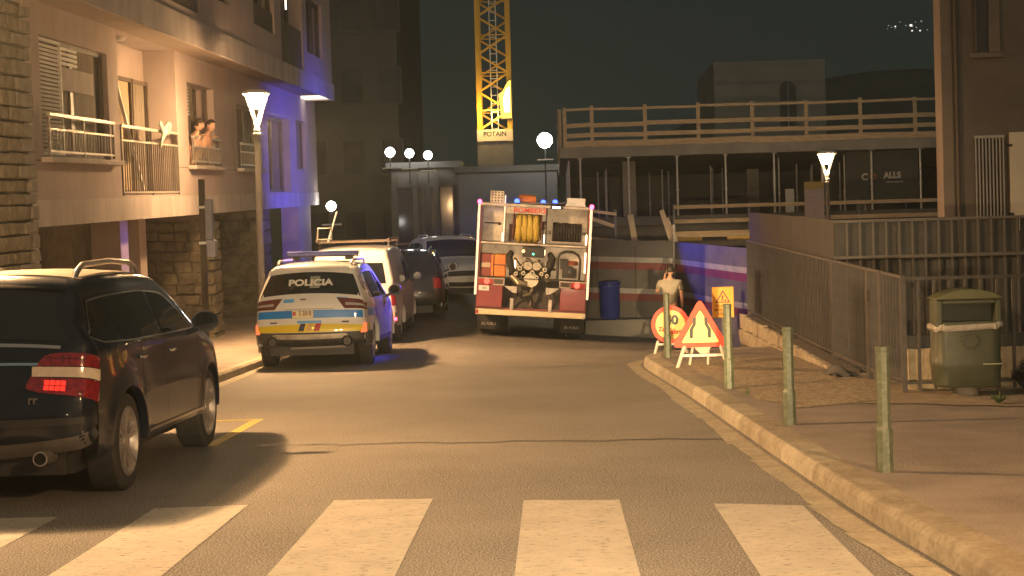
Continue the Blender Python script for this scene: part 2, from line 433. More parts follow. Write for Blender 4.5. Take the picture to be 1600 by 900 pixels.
# ================================================================== LEFT APARTMENT BUILDING
apt = thing('apartment_building', 'long cream plastered apartment building on the left with an overhanging upper storey', 'building', rot=(TILT, 0, 0))
def holed(x, y0, y1, z0, z1, holes, nrm=1):
    # wall in the plane x with openings (y0, y1, z0, z1, depth)
    b = B()
    yl = sorted({y0, y1, *[h[0] for h in holes], *[h[1] for h in holes]}); zl = sorted({z0, z1, *[h[2] for h in holes], *[h[3] for h in holes]})
    for i in range(len(yl)-1):
        for j in range(len(zl)-1):
            yc, zc = (yl[i]+yl[i+1])/2, (zl[j]+zl[j+1])/2
            if any(h[0] < yc < h[1] and h[2] < zc < h[3] for h in holes): continue
            b.add([(x, yl[i], zl[j]), (x, yl[i+1], zl[j]), (x, yl[i+1], zl[j+1]), (x, yl[i], zl[j+1])], [(0, 1, 2, 3)])
    for h in holes:
        a, c, d, e, dp = h; q = x - dp
        b.add([(x, a, d), (x, c, d), (x, c, e), (x, a, e), (q, a, d), (q, c, d), (q, c, e), (q, a, e)], [(0, 1, 5, 4), (1, 2, 6, 5), (2, 3, 7, 6), (3, 0, 4, 7)])
    return b
FX = -7.0; UX = -6.2
H1 = [(22.15, 25.55, 2.36, 4.05, 0.13), (26.15, 30.2, 1.80, 4.499, 0.60), (31.15, 33.6, 2.36, 3.97, 0.42), (36.0, 38.5, 2.36, 3.8, 0.13), (39.9, 43.3, 1.80, 3.75, 0.25), (44.4, 46.0, 2.42, 3.8, 0.13)]
wall1 = obj('wall', holed(FX, 21.5, 48.2, 1.77, 4.5, H1), plaster, apt)
b = B(); b.bx(-12.0, FX+0.03, 21.47, 48.2, 1.39, 1.768); obj('base_band', b, plaster_band, apt)
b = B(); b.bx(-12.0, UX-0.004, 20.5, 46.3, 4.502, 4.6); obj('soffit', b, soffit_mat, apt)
b = B(); b.add([(FX, 48.2, 1.77), (-12, 48.2, 1.77), (-12, 48.2, 4.5), (FX, 48.2, 4.5)], [(0, 1, 2, 3)]); b.add([(FX, 21.5, 1.77), (-12, 21.5, 1.77), (-12, 21.5, 4.5), (FX, 21.5, 4.5)], [(0, 1, 2, 3)]); obj('end_wall', b, plaster, apt)
HU = [(25.5, 28.9, 5.0, 6.9, 0.14), (30.0, 31.6, 5.45, 6.9, 0.14), (34.2, 36.8, 5.38, 6.9, 0.14), (37.7, 41.0, 4.86, 6.9, 0.4), (41.7, 44.6, 5.4, 6.9, 0.14)]
obj('upper_wall', holed(UX, 16.0, 46.3, 4.4, 7.8, HU), plaster, apt)
b = B(); b.bx(UX+0.004, UX+0.05, 16.0, 46.32, 4.385, 4.84); obj('slab_fascia', b, plaster_band, apt)
b = B(); b.bx(-12, UX+0.3, 15.8, 46.6, 7.81, 8.0); obj('roof', b, soffit_mat, apt)
b = B(); b.add([(UX, 46.3, 4.4), (-12, 46.3, 4.4), (-12, 46.3, 7.8), (UX, 46.3, 7.8)], [(0, 1, 2, 3)]); obj('end_wall', b, plaster, apt)
b = B(); b.bx(-7.0, -6.3, 45.5, 46.25, 4.44, 4.5); obj('ceiling_lamp', b, emis('porch_glow', (1, 0.85, 0.65), 2.2), apt)
frame_mat = mat('window_frame', (0.10, 0.075, 0.055), (0.15, 0.115, 0.085), 6, 0.5)
for y0, y1 in ((21.52, 22.0), (25.9, 26.12), (30.25, 31.0), (33.95, 35.85), (38.8, 39.85)): obj('joint_line', B().bx(FX-0.004, FX+0.003, y0, y1, 2.298, 2.314), frame_mat, apt)
pier_stone_dim = mat('pier_stone_dim', (0.10, 0.085, 0.062), (0.20, 0.17, 0.125), 5.0, 0.9, bump=0.8, bscale=18)  # darker copy of the stone, the recess's dimness put into its colour
def rough(b, k):
    b.v = [tuple(q + random.uniform(-k, k) for q in p) for p in b.v]; return b
# dark room fronts behind the openings, window frames and panes
frame_mat = mat('window_frame', (0.10, 0.075, 0.055), (0.15, 0.115, 0.085), 6, 0.5)
def window(parent, x, h, leaves=2, gm=glass_window, drape=True, blind=None):
    a, c, d, e, dp = h; q = x - dp
    wdw = obj('window', B().bx(q-0.03, q+0.0, a, c, d, e), gm, parent)
    fr = B(); t = 0.07
    for i in range(leaves):
        y0 = a + (c-a)*i/leaves; y1 = a + (c-a)*(i+1)/leaves
        fr.bx(q+0.002, q+0.05, y0+0.002, y0+t, d, e).bx(q+0.002, q+0.05, y1-t, y1-0.002, d, e).bx(q+0.002, q+0.048, y0+t, y1-t, d, d+t).bx(q+0.002, q+0.048, y0+t, y1-t, e-t, e)
    obj('frame', fr, frame_mat, wdw)
    if drape:
        dr = B(); n = 14
        dr.grid(lambda s, v: (q + 0.012 + 0.006*math.sin(s*n*3.0), a + t + (c-a-2*t)*0.92*s, d + t + (e-d-2*t)*v), 40, 1)
        obj('curtain', dr, curtain, wdw)
    return wdw
SLAT = B().box((0, 0, 0), (0.02, 0.95, 0.035), Matrix.Rotation(R(35), 3, 'Y')).mesh('slat')
w1 = window(apt, FX, H1[0], 2)
# open louvred shutter in the first window
sh = obj('louvre_shutter', B().bx(-7.06, -7.02, 22.17, 22.21, 2.38, 4.02).bx(-7.06, -7.02, 23.17, 23.21, 2.38, 4.02).bx(-7.059, -7.021, 22.21, 23.17, 2.38, 2.43).bx(-7.059, -7.021, 22.21, 23.17, 3.98, 4.02), white_paint, apt)
for k in range(26): link('slat', SLAT, white_paint, sh, (-7.04, 22.69, 2.46 + k*0.0585))
b = B()
for k in range(4): b.bx(-7.07, -7.05, 23.3, 24.1, 3.72 + k*0.07, 3.76 + k*0.07)
obj('roller_blind', b, white_paint, apt)
b = B().bx(-7.075, -7.045, 23.25, 24.9, 3.35, 3.68); obj('blind_box', b, plaster_band, apt)
# loggia: back wall, glazed door, lamp
b = B(); b.add([(FX-0.595, 26.15, 1.8), (FX-0.595, 30.2, 1.8), (FX-0.595, 30.2, 4.5), (FX-0.595, 26.15, 4.5)], [(0, 1, 2, 3)]); obj('loggia_wall', b, plaster, apt)
window(apt, FX, (29.0, 30.1, 1.82, 3.9, 0.55), 1)
window(apt, FX, (27.9, 28.95, 1.82, 3.9, 0.55), 1, gm=mat('tan_curtain', (0.42, 0.33, 0.22), (0.5, 0.4, 0.27), 3, 0.9), drape=False)  # pane in a lighter curtain tone
b = B().lathe([(0.02, 0.0), (0.13, 0.0), (0.17, 0.05), (0.17, 0.07), (0.03, 0.075)], (-7.3, 27.3, 4.425), 20); obj('ceiling_lamp', b, white_paint, apt, smooth=True)
window(apt, FX, H1[2], 2, gm=glass_window); 
b = B()
for k in range(9): b.bx(-7.17, -7.14, 31.17, 31.95, 3.36 + k*0.066, 3.40 + k*0.066)
obj('roller_blind', b, white_paint, apt)
b = B().bx(-7.13, -7.09, 31.96, 32.02, 2.40, 3.95).bx(-7.13, -7.09, 33.30, 33.36, 2.40, 3.95); obj('mullion', b, frame_mat, apt)
window(apt, FX, H1[3], 2); window(apt, FX, H1[4], 2, drape=False); window(apt, FX, H1[5], 1)
for h in HU: window(apt, UX, h, 2, drape=False)
# sills, railings
def sill(y0, y1, z): obj('sill', B().bx(FX-0.1, FX+0.16, y0, y1, z-0.075, z), plaster_band, apt, bevel=0.01)
for h in (H1[0], H1[2], H1[3]): sill(h[0]-0.1, h[1]+0.25, h[2]-0.005)
RB = {}
def railing(x, y0, y1, z0, z1, ztop, step=0.115, mid=None, dark=False):
    mt = mat('railing_dark', (0.16, 0.135, 0.115), (0.22, 0.19, 0.16), 6, 0.5)  # dark bars against pale rails put the lamplit contrast into colour
    rl = obj('railing', B().bx(x-0.025, x+0.03, y0, y1, ztop-0.045, ztop), steel_rail, apt)
    for q0 in (z1-0.03, z0): obj('rail', B().bx(x-0.015, x+0.015, y0, y1, q0, q0+0.03), steel_rail, rl)
    h = round(z1 - z0 - 0.06, 3)
    if h not in RB: RB[h] = B().box((0, 0, 0), (0.018, 0.018, h)).mesh('bar')
    k = y0 + step/2
    while k < y1:
        link('bar', RB[h], mt, rl, (x, k, (z0+z1)/2)); k += step
    for yy in (y0+0.02, (y0+y1)/2, y1-0.02): obj('post', B().bx(x-0.016, x+0.018, yy-0.02, yy+0.02, z0-0.04, ztop-0.046), mt, rl)
    return rl
railing(FX+0.07, 22.18, 25.5, 2.42, 2.76, 2.97, 0.15)
railing(FX+0.0, 26.17, 30.17, 1.83, 2.72, 2.96, 0.14)
railing(FX+0.07, 31.17, 33.75, 2.42, 2.74, 2.93, 0.15)
railing(FX+0.07, 36.02, 38.5, 2.42, 2.74, 2.93, 0.15)
b = B().bx(UX-0.08, UX-0.04, 37.72, 40.98, 4.87, 5.85); obj('balcony_panel', b, dark_wall, apt)
b = B().bx(UX-0.08, UX-0.04, 34.22, 36.78, 5.39, 5.85); obj('balcony_panel', b, dark_wall, apt)
b = B().bx(UX-0.08, UX-0.04, 25.52, 28.88, 5.01, 5.6); obj('balcony_panel', b, dark_wall, apt)
b = B().bx(UX-0.1, UX-0.07, 39.0, 39.06, 6.2, 6.6); obj('wall_lamp', b, emis('wall_lamp_glow', (1, 0.9, 0.75), 3), apt)
# ground floor set back under the slab
gf = obj('ground_floor_wall', B().bx(-9.0, -8.6, 19.0, 48.2, -3.2, 1.389), mat('base_stone', (0.075, 0.068, 0.056), (0.14, 0.12, 0.095), 3.5, 0.92, bump=0.9, bscale=9), apt)
for y0, y1, x1, mt in ((21.5, 21.9, -7.05, plaster_band), (27.0, 27.5, -7.3, plaster), (29.4, 29.9, -7.6, plaster), (45.0, 47.2, -7.1, plaster)):
    obj('column', B().bx(x1-0.5, x1, y0, y1, -3.1, 1.388), mt, apt)
for y0, y1 in ((33.3, 34.1), (39.0, 40.2)):
    pier = obj('stone_pier', B().bx(-8.59, -7.14, y0+0.03, y1-0.03, -3.1, 1.387), mortar, apt)
    k = 0; z = -2.2
    while z < 1.2:
        hh = random.uniform(0.18, 0.28); hh = min(hh, 1.385 - z)
        xx = -8.55
        while xx < -7.2:
            ww = min(random.uniform(0.25, 0.5), -7.1 - xx)
            if ww > 0.08: obj('stone', rough(B().box((xx+ww/2, y0+0.02+random.uniform(-.015, .015), z+hh/2), (ww-0.02, 0.1, hh-0.02)), 0.03), pier_stone_dim, pier, bevel=0.02)
            xx += ww
        obj('stone', rough(B().box((-7.12, (y0+y1)/2, z+hh/2), (0.1, y1-y0-0.02, hh-0.02)), 0.03), pier_stone_dim, pier, bevel=0.02)
        z += hh
for y0, y1, z1 in ((24.0, 26.2, 0.9), (30.3, 31.4, 0.6), (35.2, 37.2, 0.5), (41.5, 43.6, 0.6)):
    d = obj('door', B().bx(-8.6, -8.56, y0, y1, -2.6, z1), glass_window, apt)
    obj('frame', B().bx(-8.6, -8.53, y0-0.08, y0, -2.6, z1+0.08).bx(-8.6, -8.53, y1, y1+0.08, -2.6, z1+0.08).bx(-8.6, -8.531, y0, y1, z1, z1+0.08), frame_mat, d)
b = B(); b.prism([(25.0, -2.0), (25.0, 0.05 - 0.9), (34.0, -0.55), (34.0, -2.6)], 'yz', -7.9, -7.5); obj('stair_wall', b, MATS['base_stone'], apt)

# ---- stone pier wall at the left edge, each stone set proud of the mortar
sw = thing('stone_wall', 'tall wall of rough brown stones at the left edge of the street', 'wall', rot=(TILT, 0, 0))
obj('mortar_core', B().bx(-7.8, -7.0, 16.0, 21.38, -1.5, 4.38), mortar, sw)
z = -0.9; row = 0
while z < 4.3:
    hh = random.uniform(0.13, 0.22); hh = min(hh, 4.36 - z)
    y = 18.0 + random.uniform(0, 0.25)
    while y < 21.42:
        ww = random.uniform(0.3, 0.65)
        if 21.45 - (y + ww) < 0.2: ww = 21.45 - y
        corner = y + ww > 21.4
        pr = random.uniform(0.03, 0.07) + (0.03 if corner else 0)
        bb = B().box((-7.0 + pr/2, y + ww/2, z + hh/2), (0.08 + pr, ww - 0.025, hh - 0.025))
        bb.v = [(a + random.uniform(-.012, .012), c + random.uniform(-.012, .012), d + random.uniform(-.01, .01)) for a, c, d in bb.v]
        obj('stone', bb, stone_grey if corner else stone_mat, sw, bevel=0.018)
        y += ww
    z += hh
# ================================================================== VEHICLES
def catmull(pts, per=6):
    out = []
    for i in range(len(pts)-1):
        p = [Vector((*pts[max(0, min(len(pts)-1, i+k))],)) for k in (-1, 0, 1, 2)]
        for j in range(per):
            t = j/per
            # centripetal-like: damped tangents keep corners tight
            m1 = (p[2]-p[0])*0.5; m2 = (p[3]-p[1])*0.5
            L = (p[2]-p[1]).length
            if m1.length > L: m1 = m1*(L/m1.length)
            if m2.length > L: m2 = m2*(L/m2.length)
            out.append((2*t**3-3*t*t+1)*p[1] + (t**3-2*t*t+t)*m1 + (-2*t**3+3*t*t)*p[2] + (t**3-t*t)*m2)
    out.append(Vector((*pts[-1],)))
    return out
def interp(tab, x):
    if x <= tab[0][0]: return tab[0][1]
    for (a, va), (c, vc) in zip(tab, tab[1:]):
        if x <= c: return va + (vc-va)*(x-a)/(c-a) if c > a else vc
    return tab[-1][1]
class Car:
    """A body wrapped round a side silhouette: sil runs rear bumper - tailgate - roof - bonnet - front bumper."""
    def __init__(s, sil, wmax, belt, L, ax, wr, zsill, tumble=0.30, er=0.11, crown_end=0.10, crown_top=0.05, plan=0.10, flare=0.02, archr=None, low=None, rear_in=0.0):
        s.rear_in = rear_in
        s.P = catmull(sil, 7); s.N = len(s.P); s.wmax = wmax; s.belt = belt; s.L = L; s.ax = ax; s.wr = wr
        s.zsill = zsill; s.tumble = tumble; s.er = er; s.ce = crown_end; s.ct = crown_top; s.plan = plan; s.flare = flare
        s.ar = archr or wr + 0.055; s.low = low
        s.n = []
        for i in range(s.N):
            d = (s.P[min(i+1, s.N-1)] - s.P[max(i-1, 0)]).normalized(); s.n.append(Vector((-d.y, d.x)))
        s.ins = []
        for i in range(s.N):
            e = s.er + s.crown(i); s.ins.append(s.P[i] - s.n[i]*e)
        # upper edge of the side panels as a table over y
        tab = []
        for q in s.ins:
            if not tab or q.x > tab[-1][0] + 0.004: tab.append((q.x, q.y))
            elif q.y > tab[-1][1]: tab[-1] = (tab[-1][0], q.y)
        s.top = tab
    def crown(s, i):
        k = abs(s.n[i].x); return s.ct + (s.ce - s.ct)*k*k
    def W(s, y, z):
        t = abs(y)/(s.L/2); pl = 1 - s.plan*max(0, (t-0.45)/0.55)**2.2
        zb = interp(s.belt, y)
        if z > zb:
            h = z - zb; x = s.wmax*pl - 0.012 - s.tumble*h - 0.12*h*h - s.rear_in*max(0, -y-0.9)**1.5*min(1, h/0.15)
        else:
            k = (zb - z)/max(zb, .1)
            x = s.wmax*pl - 0.012*math.cos(k*7) - 0.055*max(0, k-0.62)/0.38
        for a in s.ax:
            d = math.hypot(y-a, z-s.wr); x += s.flare*math.exp(-((d-s.ar)/0.09)**2)
        return max(0.05, x)
    def wrap(s, t, uu, off=0.0):
        t = max(0, min(s.N-1.0001, t)); i = int(t); k = t-i
        P = s.P[i].lerp(s.P[i+1], k); n = s.n[i].lerp(s.n[i+1], k).normalized(); c = s.crown(i)*(1-k) + s.crown(i+1)*k
        Q = P - n*(c+s.er); X = s.W(Q.x, Q.y)
        a = abs(uu); u0 = 1 - s.er/X; tt = max(0.0, (a-u0)/(1-u0)); tt = min(1.0, tt)
        d = c*a*a + s.er*(1-math.sqrt(max(0, 1-tt*tt)))
        p = P - n*(d-off)
        xx = X*uu if a <= u0 else math.copysign(X*u0 + (X - X*u0)*tt, uu)
        if off: xx += math.copysign(off*tt, uu)
        return (xx, p.x, p.y)
    def side(s, y, z, off=0.0, sg=1): return (sg*(s.W(y, z)+off), y, z)
    def zlow(s, y):
        z = interp(s.low, y) if s.low else s.zsill
        for a in s.ax:
            d = abs(y-a)
            if d < s.ar: z = max(z, s.wr + math.sqrt(s.ar**2 - d*d))
        return z
    def at_z(s, z, rear=True):
        rng = range(s.N-1) if rear else range(s.N-2, -1, -1)
        for i in rng:
            a, c = s.P[i].y, s.P[i+1].y
            if (a-z)*(c-z) <= 0 and a != c: return i + (z-a)/(c-a)
        return 0
    def at_y(s, y):
        best = max((i for i in range(s.N-1) if (s.P[i].x-y)*(s.P[i+1].x-y) <= 0), key=lambda i: s.P[i].y, default=0)
        a, c = s.P[best].x, s.P[best+1].x
        return best + ((y-a)/(c-a) if c != a else 0)
    def shell(s):
        b = B()
        us = [-1, -0.985, -0.96, -0.93, -0.9, -0.8, -0.6, -0.3, 0, 0.3, 0.6, 0.8, 0.9, 0.93, 0.96, 0.985, 1]
        rows = [[s.wrap(i if i < s.N-1 else s.N-1.001, q) for q in us] for i in range(s.N)]
        m = len(us)
        b.add([p for g in rows for p in g], [(i*m+j, i*m+j+1, (i+1)*m+j+1, (i+1)*m+j) for i in range(s.N-1) for j in range(m-1)])
        y0, y1 = s.top[0][0], s.top[-1][0]
        yl = {y0 + (y1-y0)*i/70 for i in range(71)} | {q for q, _ in s.top}
        for a in s.ax:
            for k in range(-10, 11): yl.add(a + s.ar*math.sin(k/10*math.pi/2))
        yl = sorted(q for q in yl if y0 <= q <= y1); K = 16
        for sg in (-1, 1):
            vs = []
            for y in yl:
                zt = interp(s.top, y); zl = min(s.zlow(y), zt-0.005)
                for k in range(K+1): z = zl + (zt-zl)*k/K; vs.append(s.side(y, z, 0, sg))
                # inner lip of the lower edge
            b.add(vs, [(i*(K+1)+j, (i+1)*(K+1)+j, (i+1)*(K+1)+j+1, i*(K+1)+j+1) for i in range(len(yl)-1) for j in range(K)])
            lip = []
            for y in yl:
                zl = min(s.zlow(y), interp(s.top, y)-0.005); x, _, _ = s.side(y, zl, 0, sg); lip += [(x, y, zl), (x - sg*0.07, y, zl+0.012)]
            b.add(lip, [(2*i, 2*i+1, 2*i+3, 2*i+2) for i in range(len(yl)-1)])
        return b
    def side_patch(s, y0, y1, lo, hi, off=0.004, ny=24, nz=8, sides=(-1, 1)):
        return [B().grid(lambda a, v: s.side(y0+(y1-y0)*a, lo(y0+(y1-y0)*a)*(1-v) + hi(y0+(y1-y0)*a)*v, off, sg), ny, nz) for sg in sides]
    def wrap_patch(s, t0, t1, ua, ub, off=0.004, nt=14, nu=14):
        # ua, ub: functions of 0..1 along t
        return B().grid(lambda a, v: s.wrap(t0+(t1-t0)*a, ua(a)*(1-v)+ub(a)*v, off), nt, nu)
WHEEL = {}
def wheel_meshes(key, rad, width, spokes, rim_r):
    if key in WHEEL: return WHEEL[key]
    tyre = B().lathe([(rim_r*0.98, -width/2+0.01), (rim_r+0.02, -width/2), (rad-0.02, -width/2+0.01), (rad, -width/2+0.035), (rad, width/2-0.035), (rad-0.02, width/2-0.01), (rim_r+0.02, width/2), (rim_r*0.98, width/2-0.01), (rim_r*0.9, 0.0)], n=40, axis='x', caps=False)
    rim = B().lathe([(rim_r*0.86, -0.02), (rim_r*0.98, width/2-0.03), (rim_r, width/2-0.006), (rim_r*0.97, width/2-0.002), (rim_r*0.92, width/2-0.03), (rim_r*0.86, width/2-0.10)], n=40, axis='x', caps=False)
    for k in range(spokes):
        for dd in (-0.14, 0.14):
            a = 2*math.pi*k/spokes + 0.3; a2 = a + dd
            rim.beam((width/2-0.045, 0.05*math.cos(a), 0.05*math.sin(a)), (width/2-0.022, rim_r*0.95*math.cos(a2), rim_r*0.95*math.sin(a2)), 0.03, 0.035, up=(1, 0, 0))
    rim.lathe([(0.075, width/2-0.06), (0.07, width/2-0.02), (0.03, width/2-0.012)], n=16, axis='x')
    hub = B().lathe([(rim_r*0.84, -width/2+0.04), (rim_r*0.84, width/2-0.105)], n=24, axis='x')
    WHEEL[key] = (tyre.mesh('wheel', True), rim.mesh('rim', True), hub.mesh('brake', True))
    return WHEEL[key]
def wheels(car, root, key, width, spokes, rim_r, rim_mat, xo):
    ty, ri, hu = wheel_meshes(key, car.wr, width, spokes, rim_r)
    for a in car.ax:
        for sg in (1, -1):
            wl = link('wheel', ty, black_rubber, root, (sg*xo, a, car.wr), (random.uniform(0, 1), 0, 0 if sg > 0 else math.pi))
            link('rim', ri, rim_mat, wl); link('brake', hu, mat('brake_steel', (0.06, 0.055, 0.05), rough=0.6, metal=0.5), wl)
def mirror_part(root, mt, car, y, z, sg):
    x = car.W(y, z)
    b = B().lathe([(0.0, -0.09), (0.06, -0.075), (0.095, -0.02), (0.10, 0.03), (0.09, 0.06), (0.0, 0.06)], n=16, axis='y')
    b.v = [(p[0]*1.25, p[1]*0.9, p[2]) for p in b.v]
    mm = obj('wing_mirror', b, mt, root, smooth=True, loc=(sg*(x+0.17), y, z+0.10), rot=(math.pi, 0, 0))
    obj('mirror_arm', B().beam((0, 0.0, 0.03), (-sg*0.19, -0.02, 0.11), 0.06, 0.05), mt, mm)
    obj('mirror_glass', B().lathe([(0.0, 0.062), (0.085, 0.062)], n=16, axis='y', caps=False), glass_dark, mm)

# ---------------------------------------------------- dark estate at the left, nearest the camera
paint_dark = mat('dark_blue_paint', (0.006, 0.010, 0.020), (0.009, 0.014, 0.026), 2, 0.3, coat=0.6, spec=0.2)
seam = mat('seam', (0.003, 0.003, 0.003), rough=0.8)
chrome = mat('chrome', (0.75, 0.72, 0.68), rough=0.12, metal=1.0)
silver_trim = mat('silver_trim', (0.55, 0.50, 0.45), rough=0.28, metal=0.8)
light_red = mat('lens_red', (0.16, 0.008, 0.012), (0.34, 0.018, 0.02), 22, 0.12, coat=1.0)
light_clear = mat('lens_clear', (0.70, 0.58, 0.42), (0.80, 0.68, 0.52), 30, 0.15, coat=1.0)
rim_silver = mat('rim_silver', (0.30, 0.27, 0.25), (0.38, 0.34, 0.31), 6, 0.35, 0.5)
s_cay = [(-2.26, 0.36), (-2.37, 0.48), (-2.40, 0.64), (-2.38, 0.80), (-2.32, 0.95), (-2.28, 1.12), (-2.22, 1.25), (-2.06, 1.47), (-1.93, 1.63), (-1.80, 1.695), (-1.40, 1.735), (-0.6, 1.755), (0.0, 1.735), (0.35, 1.69), (0.72, 1.53), (1.02, 1.34), (1.22, 1.235), (1.6, 1.17), (2.0, 1.07), (2.25, 0.93), (2.37, 0.72), (2.39, 0.5), (2.30, 0.34)]
cay = Car(s_cay, 0.965, [(-2.4, 1.13), (-1.6, 1.16), (0, 1.14), (1.3, 1.09), (2.4, 0.92)], 4.79, (-1.44, 1.44), 0.385, 0.36, tumble=0.36, er=0.12, crown_end=0.16, plan=0.13, flare=0.022, archr=0.435, rear_in=0.09)
ces = thing('parked_car', 'black estate car with silver roof rails parked nearest on the left', 'car', (-4.32, 13.98, 0.0), (0, 0, R(-0.3)))
obj('body', cay.shell(), paint_dark, ces, smooth=True)
obj('underbody', B().bx(-0.70, 0.70, -2.1, 2.1, 0.22, 0.80).bx(-0.66, 0.66, -2.15, -1.2, 0.22, 0.5), black_plastic, ces)
wheels(cay, ces, 'cay', 0.27, 5, 0.275, rim_silver, 0.815)
def topw(y): return interp(cay.top, y)
# side glass: one dark band split by pillars
def glo(y): return 1.185 + 0.02*max(0, -y-1.2)
def ghi_rear(y): return min(topw(y)-0.03, 1.52)
for y0, y1 in ((-2.03, -1.50), (-1.44, -0.32), (-0.24, 0.95)):
    def lo(y): return glo(y) + max(0, (-1.90-y))*0.9
    def hi(y):
        h = min(1.595, topw(y)-0.035)
        if y > 0.15: h = min(h, 1.595-(y-0.15)*0.52)
        if y < -1.75: h = min(h, 1.585-(-1.75-y)*0.60)
        return max(h, lo(y)+0.004)
    obj('side_window', cay.side_patch(y0, y1, lo, hi), glass_dark, ces, smooth=True)
def trim(y): return glo(y)-0.016 + max(0, (-1.90-y))*0.9
obj('window_trim', cay.side_patch(-2.03, 0.95, trim, lambda y: trim(y)+0.014, 0.009, 30, 1), silver_trim, ces, smooth=True)
def edge_hi(y):
    h = min(1.595, topw(y)-0.035)
    if y > 0.15: h = min(h, 1.595-(y-0.15)*0.52)
    if y < -1.75: h = min(h, 1.585-(-1.75-y)*0.60)
    return max(h, trim(y)+0.014)
obj('window_trim', cay.side_patch(-2.03, 0.95, edge_hi, lambda y: edge_hi(y)+0.011, 0.007, 40, 1), silver_trim, ces, smooth=True)
# rear screen, tailgate seam and lamp clusters
t0, t1 = cay.at_z(1.25), cay.at_z(1.61)
obj('rear_window', cay.wrap_patch(t0, t1, lambda a: -0.78+0.03*a, lambda a: 0.78-0.03*a, 0.004), glass_dark, ces, smooth=True)
obj('spoiler', cay.wrap_patch(cay.at_z(1.625), cay.at_z(1.685), lambda a: -0.86, lambda a: 0.86, 0.035, 6, 10), paint_dark, ces, smooth=True)
ta, tb = cay.at_z(1.19), cay.at_z(1.215)
obj('chrome_strip', cay.wrap_patch(ta, tb, lambda a: -0.74, lambda a: 0.74, 0.012, 3, 20), silver_trim, ces, smooth=True)
ta, tb = cay.at_z(1.055), cay.at_z(1.075)
obj('chrome_strip', cay.wrap_patch(ta, tb, lambda a: -0.68, lambda a: 0.68, 0.010, 3, 20), chrome, ces, smooth=True)
def lamp_outline(z):    # how far the cluster reaches along the flank and towards the plate
    k = (z-0.80)/0.245
    return max(0.0, 1-abs(2*k-0.9)**3.0)
def tail_lamp(car, root, z0, z1, uin, yout, sg, mt, off=0.012, name='tail_lamp', shape=None, n=10):
    b = B(); ta, tb = car.at_z(z0), car.at_z(z1)
    sh = shape or (lambda a: 1.0)
    b.grid(lambda a, v: car.wrap(ta+(tb-ta)*a, sg*(1-(1-uin)*sh(a)*(1-v)), off), n, 10)
    e0 = lambda a: Vector(car.wrap(ta+(tb-ta)*a, sg*1.0, off))
    def flank(a, v):
        p = e0(a); y = p.y + (yout-p.y)*v*sh(a); return car.side(y, p.z, off*(1-v*v)+0.001, sg)
    b.grid(flank, n, 8)
    return obj(name, b, mt, root, smooth=True)
rnd = lambda a: math.sqrt(max(0.05, 1-abs(2*a-1)**2.6))
for sg in (1, -1):
    tl = tail_lamp(cay, ces, 0.85, 1.175, 0.43, -2.06, sg, light_red, shape=lambda a: (1-0.38*a)*math.sqrt(max(0.04, 1-abs(2*a-1)**7)), n=18)
    tail_lamp(cay, tl, 0.975, 1.045, 0.50, -2.12, sg, light_clear, off=0.016, name='reversing_lamp', shape=lambda a: 0.95, n=3)
    for q in range(4):      # lit bulbs seen as separate cells behind the lens
        for w_ in range(2): obj('lit_lamp', cay.wrap_patch(cay.at_z(0.885+w_*0.036), cay.at_z(0.915+w_*0.036), lambda a: sg*(0.625+q*0.043), lambda a: sg*(0.662+q*0.043), 0.017, 2, 2), tail_glow, tl, smooth=True)
    for z_ in (0.968, 1.048, 1.11): tail_lamp(cay, tl, z_, z_+0.006, 0.52, -2.09, sg, seam, off=0.0165, name='lens_groove', shape=lambda a: 0.86, n=1)
    for uu in (0.72, 0.86):
        b = B().grid(lambda a, v: cay.wrap(cay.at_z(1.108+0.045*math.sin(a*2*math.pi)), sg*(uu+0.058*math.cos(a*2*math.pi)*(0.8+0.2*v)), 0.0145), 20, 1); obj('lens_ring', b, mat('lens_red_dark', (0.08, 0.006, 0.008), rough=0.1, coat=1), tl, smooth=True)
# bumper crease, exhaust, rear bumper skirt
obj('bumper_strip', cay.wrap_patch(cay.at_z(0.60), cay.at_z(0.66), lambda a: -0.93, lambda a: 0.93, 0.016, 4, 24), mat('trim_black', (0.03, 0.03, 0.032), rough=0.4), ces, smooth=True)
obj('bumper_skirt', cay.wrap_patch(0, cay.at_z(0.47), lambda a: -0.96, lambda a: 0.96, 0.006, 4, 24), mat('grey_skirt', (0.12, 0.11, 0.10), (0.16, 0.15, 0.135), 4, 0.5), ces, smooth=True)
for sg in (1, -1):
    obj('exhaust_pipe', B().tube([(sg*0.55, -1.9, 0.36), (sg*0.55, -2.40, 0.37)], 0.055, 14), silver_trim, ces, smooth=True)
    obj('exhaust_mouth', B().cyl((sg*0.55, -2.402, 0.37), (sg*0.55, -2.406, 0.37), 0.044, n=16), seam, ces)  # black disc paints the shade inside the pipe
text('badge_letters', 'rr', 0.09, chrome, ces, (0.50, -2.375, 0.80), FACE, 1.0, 0.002)
# door seams, handles, sill strip
seam = mat('seam', (0.003, 0.003, 0.003), rough=0.8)
for yy, za, zb in ((-1.0, 0.42, 1.15), (-0.28, 0.42, 1.15), (1.0, 0.5, 1.10)):
    obj('door_seam', cay.side_patch(yy-0.005, yy+0.005, lambda y: za, lambda y: zb, 0.002, 1, 8), seam, ces)
for yy in (-1.05, -0.08):
    for sg in (1, -1):
        h = B().lathe([(0.0, -0.1), (0.016, -0.09), (0.02, 0), (0.016, 0.09), (0, 0.1)], n=10, axis='y'); obj('door_handle', h, chrome, ces, smooth=True, loc=(sg*(cay.W(yy, 1.03)+0.02), yy, 1.03))
obj('sill_strip', cay.side_patch(-0.95, 0.98, lambda y: 0.40, lambda y: 0.425, 0.012, 12, 1), silver_trim, ces, smooth=True)
obj('rub_strip', cay.side_patch(-0.98, 0.98, lambda y: 0.72, lambda y: 0.745, 0.012, 12, 1), paint_dark, ces, smooth=True)
